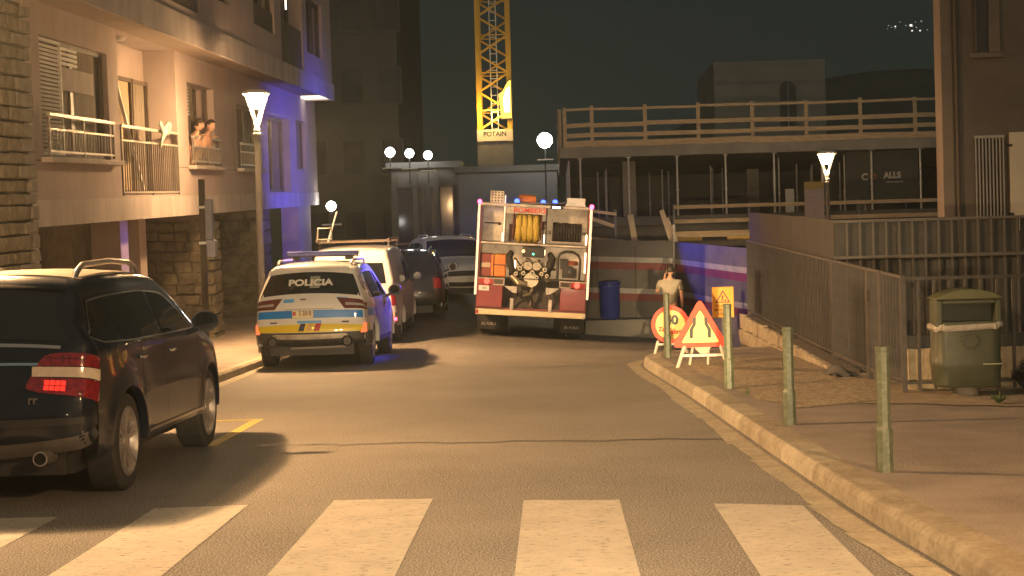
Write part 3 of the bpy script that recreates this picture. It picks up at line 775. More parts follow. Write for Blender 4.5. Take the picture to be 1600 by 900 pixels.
for sg in (1, -1):
    xr = 0.60
    pts = [(sg*(xr-0.01), -1.60, 1.65), (sg*xr, -1.52, 1.735), (sg*xr, -1.38, 1.785), (sg*xr, -0.6, 1.815), (sg*xr, 0.0, 1.795), (sg*xr, 0.16, 1.755), (sg*(xr-0.01), 0.24, 1.67)]
    b = B(); cp = []
    for i in range(len(pts)-1):
        for t in range(5): cp.append(Vector(pts[i]).lerp(Vector(pts[i+1]), t/5))
    cp.append(Vector(pts[-1])); b.tube(cp, 0.024, 10); obj('roof_rail', b, silver_trim, ces, smooth=True)
    mirror_part(ces, paint_dark, cay, 0.66, 1.14, sg)
roof_lit = mat('roof_lit', (0.40, 0.36, 0.30), (0.46, 0.41, 0.35), 3, 0.32, 0.5)  # pale roof: light falling on the dark paint put into the colour
obj('roof_panel', cay.wrap_patch(cay.at_y(-1.62), cay.at_y(0.05), lambda a: -0.90, lambda a: 0.90, 0.006, 16, 12), roof_lit, ces, smooth=True)
obj('windscreen', cay.wrap_patch(cay.at_y(0.40), cay.at_y(1.08), lambda a: -0.86, lambda a: 0.86, 0.004), glass_dark, ces, smooth=True)
obj('side_marker', cay.side_patch(1.70, 1.82, lambda y: 0.86, lambda y: 0.89, 0.006, 4, 1), light_red, ces)

# ---------------------------------------------------- police car
paint_white_car = mat('car_white', (0.70, 0.68, 0.64), (0.74, 0.72, 0.68), 3, 0.3, coat=0.8)
s_pol = [(-2.20, 0.34), (-2.28, 0.44), (-2.30, 0.60), (-2.27, 0.72), (-2.25, 0.90), (-2.22, 1.02), (-2.15, 1.14), (-1.98, 1.38), (-1.86, 1.54), (-1.78, 1.585), (-1.40, 1.635), (-0.6, 1.67), (0.0, 1.655), (0.35, 1.60), (0.75, 1.40), (1.10, 1.18), (1.30, 1.09), (1.7, 1.03), (2.05, 0.93), (2.24, 0.78), (2.30, 0.58), (2.22, 0.34)]
pc = Car(s_pol, 0.945, [(-2.3, 1.02), (0, 1.0), (2.3, 0.85)], 4.6, (-1.33, 1.37), 0.35, 0.34, tumble=0.36, er=0.10, crown_end=0.13, plan=0.11, flare=0.02)
pol = thing('police_car', 'white police car with blue and yellow stripes and a roof light bar', 'car', (-4.02, 28.55, 0.0), (0, 0, R(-0.4))); pol.scale = (1.03, 1.0, 1.07)
obj('body', pc.shell(), paint_white_car, pol, smooth=True)
obj('underbody', B().bx(-0.68, 0.68, -2.05, 2.05, 0.2, 0.75), black_plastic, pol)
wheels(pc, pol, 'pol', 0.24, 5, 0.235, rim_silver, 0.80)
ptop = lambda y: interp(pc.top, y)
for y0, y1 in ((-1.80, -1.0), (-0.95, -0.10), (-0.03, 0.98)):
    plo = lambda y: 1.06 + max(0, (-1.45-y))*0.45
    phi = lambda y: max(plo(y)+0.004, min(1.48, ptop(y)-0.03, 1.48-max(0, y-0.15)*0.5))
    obj('side_window', pc.side_patch(y0, y1, plo, phi), glass_dark, pol, smooth=True)
obj('rear_window', pc.wrap_patch(pc.at_z(1.16), pc.at_z(1.49), lambda a: -0.93+0.05*a, lambda a: 0.93-0.05*a, 0.004), glass_dark, pol, smooth=True)
obj('windscreen', pc.wrap_patch(pc.at_y(0.42), pc.at_y(1.12), lambda a: -0.86, lambda a: 0.86, 0.004), glass_dark, pol, smooth=True)
obj('spoiler', pc.wrap_patch(pc.at_z(1.53), pc.at_z(1.585), lambda a: -0.82, lambda a: 0.82, 0.03, 5, 12), paint_white_car, pol, smooth=True)
sblue = mat('stripe_blue', (0.01, 0.20, 0.62), rough=0.35, coat=0.4)
syellow = mat('stripe_yellow', (0.78, 0.58, 0.02), rough=0.4, coat=0.4)
slblue = mat('stripe_light_blue', (0.10, 0.36, 0.75), rough=0.4)
sred = mat('stripe_red', (0.42, 0.03, 0.04), rough=0.4); sdark = mat('stripe_navy', (0.02, 0.025, 0.07), rough=0.4); sgold = mat('stripe_gold', (0.62, 0.40, 0.08), rough=0.4)
def band(car, root, z0, z1, mt, name, off=0.004, uu=1.0, flank=None):
    o = obj(name, car.wrap_patch(car.at_z(z0), car.at_z(z1), lambda a: -uu, lambda a: uu, off, 5, 40), mt, root, smooth=True)
    if flank: obj(name, car.side_patch(flank[0], flank[1], lambda y: z0, lambda y: z1, off, 30, 3), mt, root, smooth=True)
    return o
band(pc, pol, 0.785, 0.905, sblue, 'blue_stripe', flank=(-1.9, -1.0))
band(pc, pol, 0.565, 0.69, syellow, 'yellow_stripe', flank=(-1.95, -1.8))
obj('lower_bumper', pc.wrap_patch(0, pc.at_z(0.56), lambda a: -1, lambda a: 1, 0.008, 6, 40), black_plastic, pol, smooth=True); obj('lower_bumper', pc.side_patch(-2.05, -1.73, lambda y: 0.345, lambda y: 0.56, 0.008, 6, 3), black_plastic, pol, smooth=True); obj('sill_trim', pc.side_patch(-0.9, 0.9, lambda y: 0.345, lambda y: 0.42, 0.008, 10, 2), black_plastic, pol, smooth=True)
obj('number_plate', B().box((0, 0, 0), (0.34, 0.012, 0.115)), mat('plate_yellow', (0.75, 0.66, 0.42), rough=0.5), pol, loc=(-0.10, -2.285, 0.845), bevel=0.004)
text('plate_text', 'S 2818', 0.10, mat('plate_brown', (0.14, 0.05, 0.03), rough=0.5), pol, (-0.06, -2.293, 0.857), FACE, 0.72, 0.002)
obj('plate_crest', B().box((0, 0, 0), (0.05, 0.004, 0.06)), sred, pol, loc=(-0.235, -2.293, 0.857))
text('rear_lettering', 'POLICIA', 0.155, mat('letter_white', (0.75, 0.72, 0.64), rough=0.4), pol, (0.01, -2.078, 1.325), (R(90-33), 0, 0), 1.25, 0.006)
# decals on the tailgate: small crest line, light blue word strip, flag bars
obj('decal_strip', pc.wrap_patch(pc.at_z(0.705), pc.at_z(0.745), lambda a: -0.22, lambda a: 0.22, 0.006, 2, 8), slblue, pol)
obj('decal_strip', pc.wrap_patch(pc.at_z(1.03), pc.at_z(1.085), lambda a: -0.48, lambda a: -0.28, 0.006, 3, 4), slblue, pol)
obj('decal_strip', pc.wrap_patch(pc.at_z(1.085), pc.at_z(1.11), lambda a: 0.50, lambda a: 0.70, 0.006, 2, 4), slblue, pol)
for u0, mt in ((-0.20, sdark), (-0.06, sgold), (0.08, sred)):
    obj('flag_bar', pc.wrap_patch(pc.at_z(0.585), pc.at_z(0.70), lambda a: u0+0.04*a, lambda a: u0+0.10+0.04*a, 0.006, 3, 3), mt, pol)
obj('window_sticker', B().box((0, 0, 0), (0.16, 0.003, 0.22)), mat('sticker', (0.25, 0.27, 0.22), rough=0.7), pol, loc=(0.08, -2.066, 1.335), rot=(R(-35), 0, 0))
obj('tailgate_button', pc.wrap_patch(pc.at_z(1.06), pc.at_z(1.08), lambda a: -0.17, lambda a: -0.06, 0.006, 2, 4), black_plastic, pol)
for uu in (-0.72, 0.58):
    obj('model_badge', pc.wrap_patch(pc.at_z(0.715), pc.at_z(0.735), lambda a: uu, lambda a: uu+0.13, 0.007, 2, 4), black_plastic, pol)
obj('tailgate_crease', pc.wrap_patch(pc.at_z(0.915), pc.at_z(0.93), lambda a: -0.45, lambda a: 0.45, 0.01, 2, 10), mat('shade_grey', (0.4, 0.38, 0.35), rough=0.4), pol)  # grey strip paints the crease's shade on the white tailgate
lens_smoke = mat('lens_smoke', (0.10, 0.02, 0.02), (0.15, 0.035, 0.03), 10, 0.12, coat=1)
for sg in (1, -1):
    tl = tail_lamp(pc, pol, 0.93, 1.10, 0.50, -1.85, sg, lens_smoke, off=0.008, shape=lambda a: 0.72+0.28*a)
    tail_lamp(pc, tl, 0.985, 1.03, 0.60, -2.1, sg, mat('lens_grey', (0.38, 0.36, 0.33), rough=0.15, coat=1), off=0.011, name='reversing_lamp', shape=lambda a: 0.85, n=2)
    rl = tail_lamp(pc, pol, 0.53, 0.72, 0.91, -2.02, sg, emis('low_lamp_glow', (1.0, 0.16, 0.05), 1.6), off=0.012, name='reflector_lamp', shape=lambda a: 0.4+0.6*(1-a))
    obj('exhaust_pipe', B().lathe([(0.06, 0.03), (0.07, -0.02), (0.085, 0.0), (0.085, 0.06)], n=16, axis='y'), mat('pipe_dark', (0.05, 0.045, 0.04), rough=0.4, metal=0.5), pol, smooth=True, loc=(sg*0.60, -2.32, 0.42))
obj('diffuser_trim', pc.wrap_patch(pc.at_z(0.46), pc.at_z(0.535), lambda a: -0.72+0.06*a, lambda a: 0.72-0.06*a, 0.022, 3, 20), alu_panel, pol, smooth=True)
obj('tow_bar', B().box((0, 0, 0), (0.9, 0.04, 0.03)), mat('tow_grey', (0.2, 0.17, 0.15), rough=0.5), pol, loc=(0.15, -2.30, 0.33), rot=(0, R(-1.0), 0))
for yy in (-0.98, -0.065, 1.0):
    obj('door_seam', pc.side_patch(yy-0.005, yy+0.005, lambda y: 0.42, lambda y: 1.02, 0.002, 1, 8), seam, pol)
obj('door_crest', pc.side_patch(0.25, 0.48, lambda y: 0.72, lambda y: 0.95, 0.004, 4, 4), mat('crest', (0.35, 0.06, 0.08), (0.2, 0.15, 0.4), 12, 0.4), pol)
for sg in (1, -1):
    mirror_part(pol, black_plastic, pc, 0.86, 1.03, sg)
    obj('roof_rail', B().tube([(sg*0.60, -1.5, 1.61), (sg*0.61, -1.35, 1.67), (sg*0.61, 0.1, 1.69), (sg*0.60, 0.25, 1.63)], 0.02, 8), alu, pol, smooth=True)
bar_glass = mat('beacon_lens', (0.12, 0.14, 0.42), (0.18, 0.20, 0.5), 4, 0.12, coat=1)
lb = obj('light_bar', B().bx(-0.60, 0.60, -0.14, 0.14, 0.0, 0.075), bar_glass, pol, bevel=0.03, loc=(0.05, -0.85, 1.745))
obj('bar_foot', B().bx(-0.5, -0.38, -0.1, 0.1, -0.07, -0.002).bx(0.38, 0.5, -0.1, 0.1, -0.07, -0.002).bx(-0.6, 0.6, -0.10, 0.10, -0.018, -0.001), black_plastic, lb)

# ---------------------------------------------------- white van ahead of the police car
van_sil = [(-2.25, 0.35), (-2.30, 0.5), (-2.30, 0.9), (-2.27, 1.3), (-2.20, 1.75), (-2.12, 1.88), (-1.9, 1.93), (-0.6, 1.96), (0.4, 1.92), (0.75, 1.78), (1.15, 1.42), (1.45, 1.2), (1.9, 1.08), (2.18, 0.92), (2.28, 0.65), (2.24, 0.35)]
vn = Car(van_sil, 0.93, [(-2.3, 1.1), (2.3, 0.95)], 4.6, (-1.35, 1.40), 0.33, 0.32, tumble=0.13, er=0.08, crown_end=0.06, plan=0.07)
van = thing('parked_van', 'white van with a roof rack parked in front of the police car', 'van', (-4.05, 34.3, gz(-4.05, 34.3)), (R(1.5), 0, 0))
obj('body', vn.shell(), paint_white_car, van, smooth=True)
obj('underbody', B().bx(-0.66, 0.66, -2.05, 2.05, 0.2, 0.75), black_plastic, van)
wheels(vn, van, 'van', 0.2, 6, 0.2, rim_silver, 0.80)
for y0, y1 in ((-0.1, 1.1),):
    obj('side_window', vn.side_patch(y0, y1, lambda y: 1.14, lambda y: max(1.15, min(1.68, 1.68-(y-0.45)*0.62)), 0.004), glass_dark, van, smooth=True)
for sg in (1, -1):
    obj('rear_window', vn.wrap_patch(vn.at_z(1.2), vn.at_z(1.62), lambda a: sg*0.08, lambda a: sg*0.82, 0.004), glass_dark, van, smooth=True)
    tail_lamp(vn, van, 0.75, 1.12, 0.90, -2.18, sg, light_red, off=0.008)
    mirror_part(van, black_plastic, vn, 1.0, 1.12, sg)
obj('windscreen', vn.wrap_patch(vn.at_y(0.72), vn.at_y(1.42), lambda a: -0.86, lambda a: 0.86, 0.004), glass_dark, van, smooth=True)
obj('lower_bumper', vn.wrap_patch(0, vn.at_z(0.6), lambda a: -0.99, lambda a: 0.99, 0.01, 4, 20), black_plastic, van, smooth=True)
obj('marker_lamp', B().box((0, 0, 0), (0.09, 0.02, 0.06)), red_glow, van, loc=(0.86, -2.31, 0.48))
rk = obj('roof_rack', B().bx(-0.75, 0.75, -1.6, -1.55, 2.02, 2.06).bx(-0.75, 0.75, -0.6, -0.55, 2.02, 2.06).bx(-0.75, 0.75, 0.1, 0.15, 2.02, 2.06).bx(-0.75, -0.71, -1.8, 0.3, 2.061, 2.10).bx(0.71, 0.75, -1.8, 0.3, 2.061, 2.10).bx(-0.72, -0.70, -1.6, -1.57, 1.9, 2.02).bx(0.70, 0.72, -1.6, -1.57, 1.9, 2.02).bx(0.70, 0.72, 0.1, 0.13, 1.9, 2.02).bx(-0.72, -0.70, 0.1, 0.13, 1.9, 2.02), mat('rack_brown', (0.14, 0.11, 0.09), rough=0.6), van)
ld = tag(obj('folded_bracket', B().tube([(0, 0, 0), (0.02, 0, 0.28), (0.3, 0, 0.28), (0.30, 0, 0.05), (0, 0, 0.04)], 0.02, 6).beam((0.22, 0.05, 0.0), (0.42, 0.05, 0.62), 0.10, 0.03), galv, smooth=False), 'bent grey metal bracket standing on the roof rack of the white van', 'bracket')
ld.location = (-4.85, 33.0, gz(-4.05, 34.3)+2.02)

# ---------------------------------------------------- dark car and oncoming silver car
s_hb = [(-1.98, 0.33), (-2.06, 0.45), (-2.07, 0.62), (-2.03, 0.85), (-1.95, 1.05), (-1.72, 1.35), (-1.55, 1.47), (-1.0, 1.54), (-0.2, 1.56), (0.25, 1.50), (0.65, 1.28), (0.98, 1.05), (1.3, 0.98), (1.75, 0.88), (1.98, 0.72), (2.05, 0.52), (1.98, 0.33)]
def small_car(name, label, loc, rot, paint, sc=1.0, key='hb', lit=False):
    c = Car(s_hb, 0.89, [(-2.1, 0.95), (0, 0.94), (2.1, 0.82)], 4.12, (-1.25, 1.28), 0.31, 0.30, tumble=0.34, er=0.10, crown_end=0.12, plan=0.12)
    root = thing(name, label, 'car', loc, rot); root.scale = (sc, sc, sc)
    obj('body', c.shell(), paint, root, smooth=True)
    obj('underbody', B().bx(-0.62, 0.62, -1.85, 1.85, 0.18, 0.7), black_plastic, root)
    wheels(c, root, key, 0.2, 6, 0.2, rim_silver, 0.76)
    ct = lambda y: interp(c.top, y)
    for y0, y1 in ((-1.55, -0.85), (-0.8, -0.02), (0.04, 0.88)):
        lo = lambda y: 0.985 + max(0, (-1.25-y))*0.5
        hi = lambda y: max(lo(y)+0.004, min(1.40, ct(y)-0.03, 1.40-max(0, y-0.1)*0.52))
        obj('side_window', c.side_patch(y0, y1, lo, hi), glass_dark, root, smooth=True)
    obj('rear_window', c.wrap_patch(c.at_z(1.07), c.at_z(1.40), lambda a: -0.88, lambda a: 0.88, 0.004), glass_dark, root, smooth=True)
    obj('windscreen', c.wrap_patch(c.at_y(0.32), c.at_y(0.95), lambda a: -0.88, lambda a: 0.88, 0.004), glass_dark, root, smooth=True)
    for sg in (1, -1):
        tail_lamp(c, root, 0.74, 0.98, 0.80, -1.75, sg, light_red, off=0.008)
        mirror_part(root, paint, c, 0.72, 0.98, sg)
        ta, tb = c.at_z(0.66, False), c.at_z(0.80, False)
        obj('headlamp', B().grid(lambda a, v: c.wrap(tb+(ta-tb)*a, sg*(0.98-0.40*v), 0.008), 6, 8), light_clear, root, smooth=True)
        if lit: obj('day_lamp', B().grid(lambda a, v: c.wrap(c.at_z(0.70, False)+(c.at_z(0.66, False)-c.at_z(0.70, False))*a, sg*(0.95-0.32*v), 0.012), 2, 6), emis('day_glow', (1, 0.97, 0.9), 2.0), root)
    ta, tb = c.at_z(0.62, False), c.at_z(0.74, False)
    gr = obj('grille', B().grid(lambda a, v: c.wrap(tb+(ta-tb)*a, -0.56+1.12*v, 0.006), 5, 10), black_plastic, root, smooth=True)
    ta, tb = c.at_z(0.36, False), c.at_z(0.47, False)
    obj('lower_grille', B().grid(lambda a, v: c.wrap(tb+(ta-tb)*a, -0.8+1.6*v, 0.006), 4, 10), black_plastic, root, smooth=True)
    obj('number_plate', B().box((0, 0, 0), (0.5, 0.012, 0.11)), white_paint, root, loc=(0, 2.07, 0.54))
    for sg in (1, -1): obj('roof_rail', B().tube([(sg*0.55, -1.2, 1.50), (sg*0.56, -1.05, 1.56), (sg*0.56, 0.0, 1.58), (sg*0.55, 0.1, 1.53)], 0.018, 8), alu, root, smooth=True)
    return root
small_car('parked_car', 'small dark car with glinting trim parked beyond the white van', (-3.55, 39.2, gz(-3.55, 39.2)), (R(2), 0, R(2)), mat('paint_charcoal', (0.02, 0.02, 0.021), (0.028, 0.027, 0.028), 3, 0.25, coat=1.0), 1.06)
small_car('oncoming_car', 'silver car facing the camera to the left of the fire engine', (-2.95, 45.5, gz(-2.95, 45.5)-0.02), (R(-2), 0, R(196)), mat('paint_silver', (0.78, 0.75, 0.71), (0.82, 0.79, 0.75), 3, 0.4, 0.0, coat=0.8), 1.12, lit=False)
# ================================================================== FIRE ENGINE
TR_LOC = (-0.56, 35.0, gz(-0.56, 35.0)+0.0); TR_ROT = (0, 0.078, 0)
ft = thing('fire_engine', 'red fire engine seen from behind with its rear lockers open', 'fire engine', TR_LOC, TR_ROT)
hw = 1.2
shelf_dark = mat('locker_dark', (0.05, 0.045, 0.04), (0.08, 0.07, 0.06), 5, 0.7)
# body sides, roof and cab ahead
obj('body', B().bx(-hw, -hw+0.04, 0.0, 4.2, 0.62, 2.93).bx(hw-0.04, hw, 0.0, 4.2, 0.62, 2.93).bx(-hw+0.04, hw-0.04, 0.0, 4.2, 2.90, 2.94).bx(-hw+0.04, hw-0.04, 0.75, 0.79, 0.66, 2.90).bx(-hw+0.04, hw-0.04, 0.02, 4.2, 0.62, 0.66), red_paint, ft)
obj('cab', B().prism([(4.3, 0.55), (6.9, 0.55), (6.95, 1.4), (6.75, 2.7), (6.4, 2.85), (4.3, 2.85)], 'yz', -1.2, 1.2), red_paint, ft, bevel=0.05)
obj('chassis', B().bx(-0.45, 0.45, 0.3, 6.6, 0.42, 0.60).bx(-1.0, 1.0, 0.6, 0.75, 0.45, 0.58), black_plastic, ft)
tyre = B().lathe([(0.25, -0.14), (0.45, -0.14), (0.48, -0.11), (0.48, 0.11), (0.45, 0.14), (0.25, 0.14)], n=32, axis='x').mesh('wheel', True)
hubm = B().lathe([(0.05, 0.10), (0.2, 0.09), (0.25, 0.13), (0.26, 0.145)], n=24, axis='x').mesh('rim', True)
for sg in (1, -1):
    for xx, yy in ((0.98, 1.45), (0.67, 1.45), (0.95, 5.5)):
        wl = link('wheel', tyre, black_rubber, ft, (sg*xx, yy, 0.485), (0, 0, 0 if sg > 0 else math.pi)); link('rim', hubm, rim_silver, wl)
# back panels of the lockers (bare aluminium)
obj('locker_panel', B().bx(-1.155, -0.69, 0.40, 0.42, 2.10, 2.895), alu_panel, ft)
obj('locker_panel', B().bx(-0.65, 0.235, 0.55, 0.57, 2.10, 2.895), alu_panel, ft)
obj('locker_panel', B().bx(0.265, 1.155, 0.55, 0.57, 2.10, 2.895), alu_panel, ft)
obj('locker_panel', B().bx(-1.155, 1.155, 0.62, 0.64, 1.32, 2.04), alu_panel, ft)
# frame: side rails, shelf, dividers
for sg in (-1, 1): obj('side_rail', B().bx(sg*1.225-0.03, sg*1.225+0.03, -0.04, 0.06, 0.92, 2.90), alu, ft, bevel=0.008)
obj('top_rail', B().bx(-1.19, 1.19, -0.03, 0.05, 2.88, 2.945), alu_panel, ft, bevel=0.008)
obj('shelf', B().bx(-1.155, 1.155, -0.02, 0.61, 2.045, 2.095), alu_panel, ft, bevel=0.008)
obj('divider', B().bx(-0.685, -0.655, -0.01, 0.54, 2.10, 3.12), alu, ft)
obj('divider', B().bx(0.237, 0.262, 0.0, 0.54, 2.10, 2.88), black_plastic, ft)
obj('divider', B().bx(0.255, 0.285, 0.2, 0.60, 1.33, 2.04), alu_panel, ft)
obj('drawer_handle', B().cyl((-1.12, 0.36, 2.51), (-0.80, 0.36, 2.51), 0.016).lathe([(0.02, -0.02), (0.035, 0.0), (0.035, 0.03), (0.02, 0.04)], (-0.79, 0.36, 2.49), 12), black_plastic, ft, smooth=True)
obj('drawer_front', B().bx(-1.14, -0.70, 0.385, 0.398, 2.12, 2.86), alu_panel, ft, bevel=0.01)
red_letter = mat('red_letter', (0.62, 0.05, 0.04), rough=0.5)
obj('header_panel', B().bx(-0.645, 0.23, -0.012, 0.0, 2.735, 2.875), alu_panel, ft); text('body_lettering', 'BOMBERS', 0.15, red_letter, ft, (-0.12, -0.016, 2.805), FACE, 1.12, 0.004)
# yellow hose on its reel
rl = obj('hose_reel', B().cyl((-0.50, 0.25, 2.45), (0.22, 0.25, 2.45), 0.04).lathe([(0.30, -0.02), (0.31, 0.0), (0.30, 0.02)], (-0.46, 0.25, 2.45), 24, 'x').lathe([(0.28, -0.015), (0.28, 0.015)], (0.14, 0.25, 2.45), 24, 'x').bx(-0.56, -0.50, 0.2, 0.3, 2.12, 2.50).bx(0.17, 0.20, 0.2, 0.3, 2.10, 2.55).cyl((0.14, 0.22, 2.55), (0.24, 0.22, 2.55), 0.035), mat('reel_brown', (0.16, 0.06, 0.05), rough=0.6), ft, smooth=True)
hose_y = mat('hose_yellow', (0.50, 0.36, 0.06), (0.62, 0.46, 0.10), 6, 0.7, bump=0.3, stretch=(6, 1, 1))
for k in range(4):
    xx = -0.355 + k*0.135
    pts = [(xx + 0.02*math.sin(j*0.7+k*1.3) , 0.25 - 0.29*math.cos(j*math.pi/6 - 0.35), 2.43 + 0.27*math.sin(j*math.pi/6 - 0.35)) for j in range(-1, 14)]
    b = B().tube(pts, 0.068, 10); obj('hose_loop', b, hose_y, rl, smooth=True)
obj('hose_core', B().lathe([(0.27, -0.26), (0.27, 0.26)], (-0.155, 0.25, 2.43), 28, 'x'), hose_y, rl, smooth=True)
# black hose reel
rb = obj('hose_reel', B().cyl((0.30, 0.25, 2.36), (1.14, 0.25, 2.36), 0.035).bx(0.36, 0.39, 0.1, 0.4, 2.16, 2.66).bx(1.03, 1.05, 0.1, 0.4, 2.16, 2.60).bx(0.34, 1.10, 0.05, 0.40, 2.13, 2.17).cyl((0.30, 0.25, 2.36), (0.31, 0.02, 2.36), 0.02), mat('reel_steel', (0.3, 0.27, 0.24), rough=0.5, metal=0.3), ft)
for k in range(11):
    xx = 0.42 + k*0.058
    pts = [(xx+random.uniform(-.006, .006), 0.25 - 0.19*math.cos(2*math.pi*j/16), 2.37 + (0.185+random.uniform(-.008, .012))*math.sin(2*math.pi*j/16)) for j in range(17)]
    obj('hose_loop', B().tube(pts, 0.031, 8), black_rubber, rb, smooth=True)
obj('hose_core', B().lathe([(0.17, 0.40), (0.17, 1.02)], (0, 0.25, 2.37), 20, 'x'), black_rubber, rb)
obj('work_lamp', B().bx(0.32, 0.60, -0.06, -0.032, 2.87, 2.94), black_plastic, ft, bevel=0.01)
obj('lamp_lens', B().bx(0.37, 0.54, -0.068, -0.0605, 2.885, 2.925), emis('work_glow', (1, 0.93, 0.78), 7), ft)
for x0 in (-0.62, 0.98, 0.30, -0.72):      # small locker strip lamps tucked under the shelf lines
    pass
def strip_lamp(x, y, z0, z1):
    obj('strip_lamp', B().bx(x-0.012, x+0.012, y, y+0.02, z0, z1), emis('strip_glow', (1.0, 0.66, 0.34), 9), ft)
strip_lamp(-0.70, 0.36, 2.12, 2.30); strip_lamp(1.145, 0.30, 2.12, 2.35); strip_lamp(0.215, 0.45, 2.12, 2.30); strip_lamp(1.145, 0.35, 1.50, 1.95); strip_lamp(0.24, 0.40, 1.85, 1.97); strip_lamp(-0.40, 0.50, 1.50, 1.7)
# pump control panel with indicator lamps
cp = obj('control_panel', B().bx(-0.24, 0.245, 0.02, 0.30, 1.79, 2.02), black_plastic, ft, bevel=0.01)
obj('indicator_lamp', B().lathe([(0.0, 0), (0.02, 0.0), (0.02, 0.02), (0, 0.02)], (0.0, 0.0, 1.865), 10, 'y'), emis('green_led', (0.1, 1.0, 0.5), 6), cp)
obj('indicator_lamp', B().lathe([(0.0, 0), (0.035, 0.0), (0.035, 0.03), (0, 0.03)], (-0.22, -0.02, 1.92), 10, 'y'), emis('amber_led', (1.0, 0.45, 0.15), 5), cp)
brass = mat('pump_metal', (0.40, 0.34, 0.24), (0.52, 0.45, 0.33), 9, 0.42, 0.7)
pm = obj('pump', B().lathe([(0.02, 0.0), (0.16, 0.0), (0.18, 0.10), (0.22, 0.30), (0.1, 0.45)], (-0.02, 0.05, 1.30), 20, 'y').tube([(-0.20, 0.30, 1.45), (-0.35, 0.20, 1.38), (-0.42, 0.02, 1.33), (-0.30, -0.02, 1.22), (-0.12, 0.05, 1.2)], 0.07, 10).tube([(0.15, 0.3, 1.45), (0.30, 0.2, 1.40), (0.34, 0.05, 1.32)], 0.065, 10).tube([(-0.24, 0.2, 1.62), (-0.12, 0.2, 1.55), (0.12, 0.2, 1.55), (0.24, 0.2, 1.62)], 0.07, 10), brass, ft, smooth=True)
for xx, zz, rr in ((-0.10, 1.60, 0.085), (0.09, 1.60, 0.085)):
    g = obj('gauge', B().lathe([(0.0, -0.02), (rr, -0.02), (rr+0.012, 0.0), (rr+0.012, 0.06), (0, 0.06)], (xx, 0.02, zz), 20, 'y'), brass, pm, smooth=True)
    obj('gauge_face', B().lathe([(0.0, -0.026), (rr*0.85, -0.026), (rr*0.85, -0.022)], (xx, 0.02, zz), 20, 'y'), mat('gauge_face', (0.55, 0.5, 0.40), (0.25, 0.22, 0.17), 25, 0.4), g)
for xx, yy, zz, rr in ((-0.20, 0.02, 1.44, 0.055), (0.20, 0.02, 1.44, 0.055), (0.0, -0.02, 1.46, 0.06), (-0.36, 0.0, 1.42, 0.05), (0.32, 0.0, 1.40, 0.05), (-0.28, 0.0, 1.54, 0.06), (0.27, 0.0, 1.53, 0.06), (0.10, 0.0, 1.36, 0.05)):
    v = obj('valve', B().lathe([(0.0, -0.05), (rr*0.8, -0.05), (rr, -0.03), (rr, 0.03), (rr*0.7, 0.05), (rr*0.7, 0.15)], (xx, yy, zz), 16, 'y'), brass, pm, smooth=True)
    obj('valve_knob', B().lathe([(0.0, -0.085), (rr*0.45, -0.08), (rr*0.45, -0.05)], (xx, yy, zz), 10, 'y'), chrome, v, smooth=True)
obj('outlet_pipe', B().tube([(0.0, 0.1, 1.18), (0.0, 0.05, 1.05), (-0.05, 0.0, 0.98), (-0.18, -0.03, 0.95)], 0.028, 8), brass, pm, smooth=True)
pipe_mats = (brass, black_rubber, mat('pipe_grey', (0.22, 0.20, 0.18), (0.3, 0.27, 0.24), 8, 0.4, 0.6), black_rubber)
for k in range(14):
    xa = random.uniform(-0.5, 0.5); za = random.uniform(1.34, 1.75); xb = xa + random.uniform(-0.28, 0.28); zb_ = random.uniform(1.32, 1.7); ym = random.uniform(0.08, 0.22)
    obj('pipe', B().tube([(xa, 0.45, za), (xa, ym+0.06, za), (xa+(xb-xa)*0.2, ym, za), (xb-(xb-xa)*0.2, ym, zb_), (xb, ym+0.06, zb_), (xb, 0.45, zb_)], random.uniform(0.016, 0.034), 8), pipe_mats[k % 4], pm, smooth=True)
for k in range(5):
    a0 = random.uniform(-0.45, 0.4)
    obj('drain_hose', B().tube([(a0, 0.2, 1.28), (a0+random.uniform(-.06, .06), 0.1, 1.1), (a0+random.uniform(-.1, .1), 0.12, 0.92), (a0+random.uniform(-.15, .15), 0.2, 0.72)], random.uniform(0.018, 0.03), 8), pipe_mats[(k+1) % 4], pm, smooth=True)
for sg, x0 in ((-1, -0.48), (1, 0.36)):
    b = B().tube([(x0, 0.25, 1.88), (x0+sg*0.06, 0.15, 1.78), (x0+sg*0.02, 0.12, 1.62), (x0-sg*0.04, 0.15, 1.48), (x0, 0.25, 1.40)], [0.06, 0.085, 0.09, 0.075, 0.05], 10); obj('suction_hose', b, black_rubber, ft, smooth=True)
obj('locker_floor', B().bx(-1.155, 1.155, 0.0, 0.62, 1.305, 1.328), shelf_dark, ft)
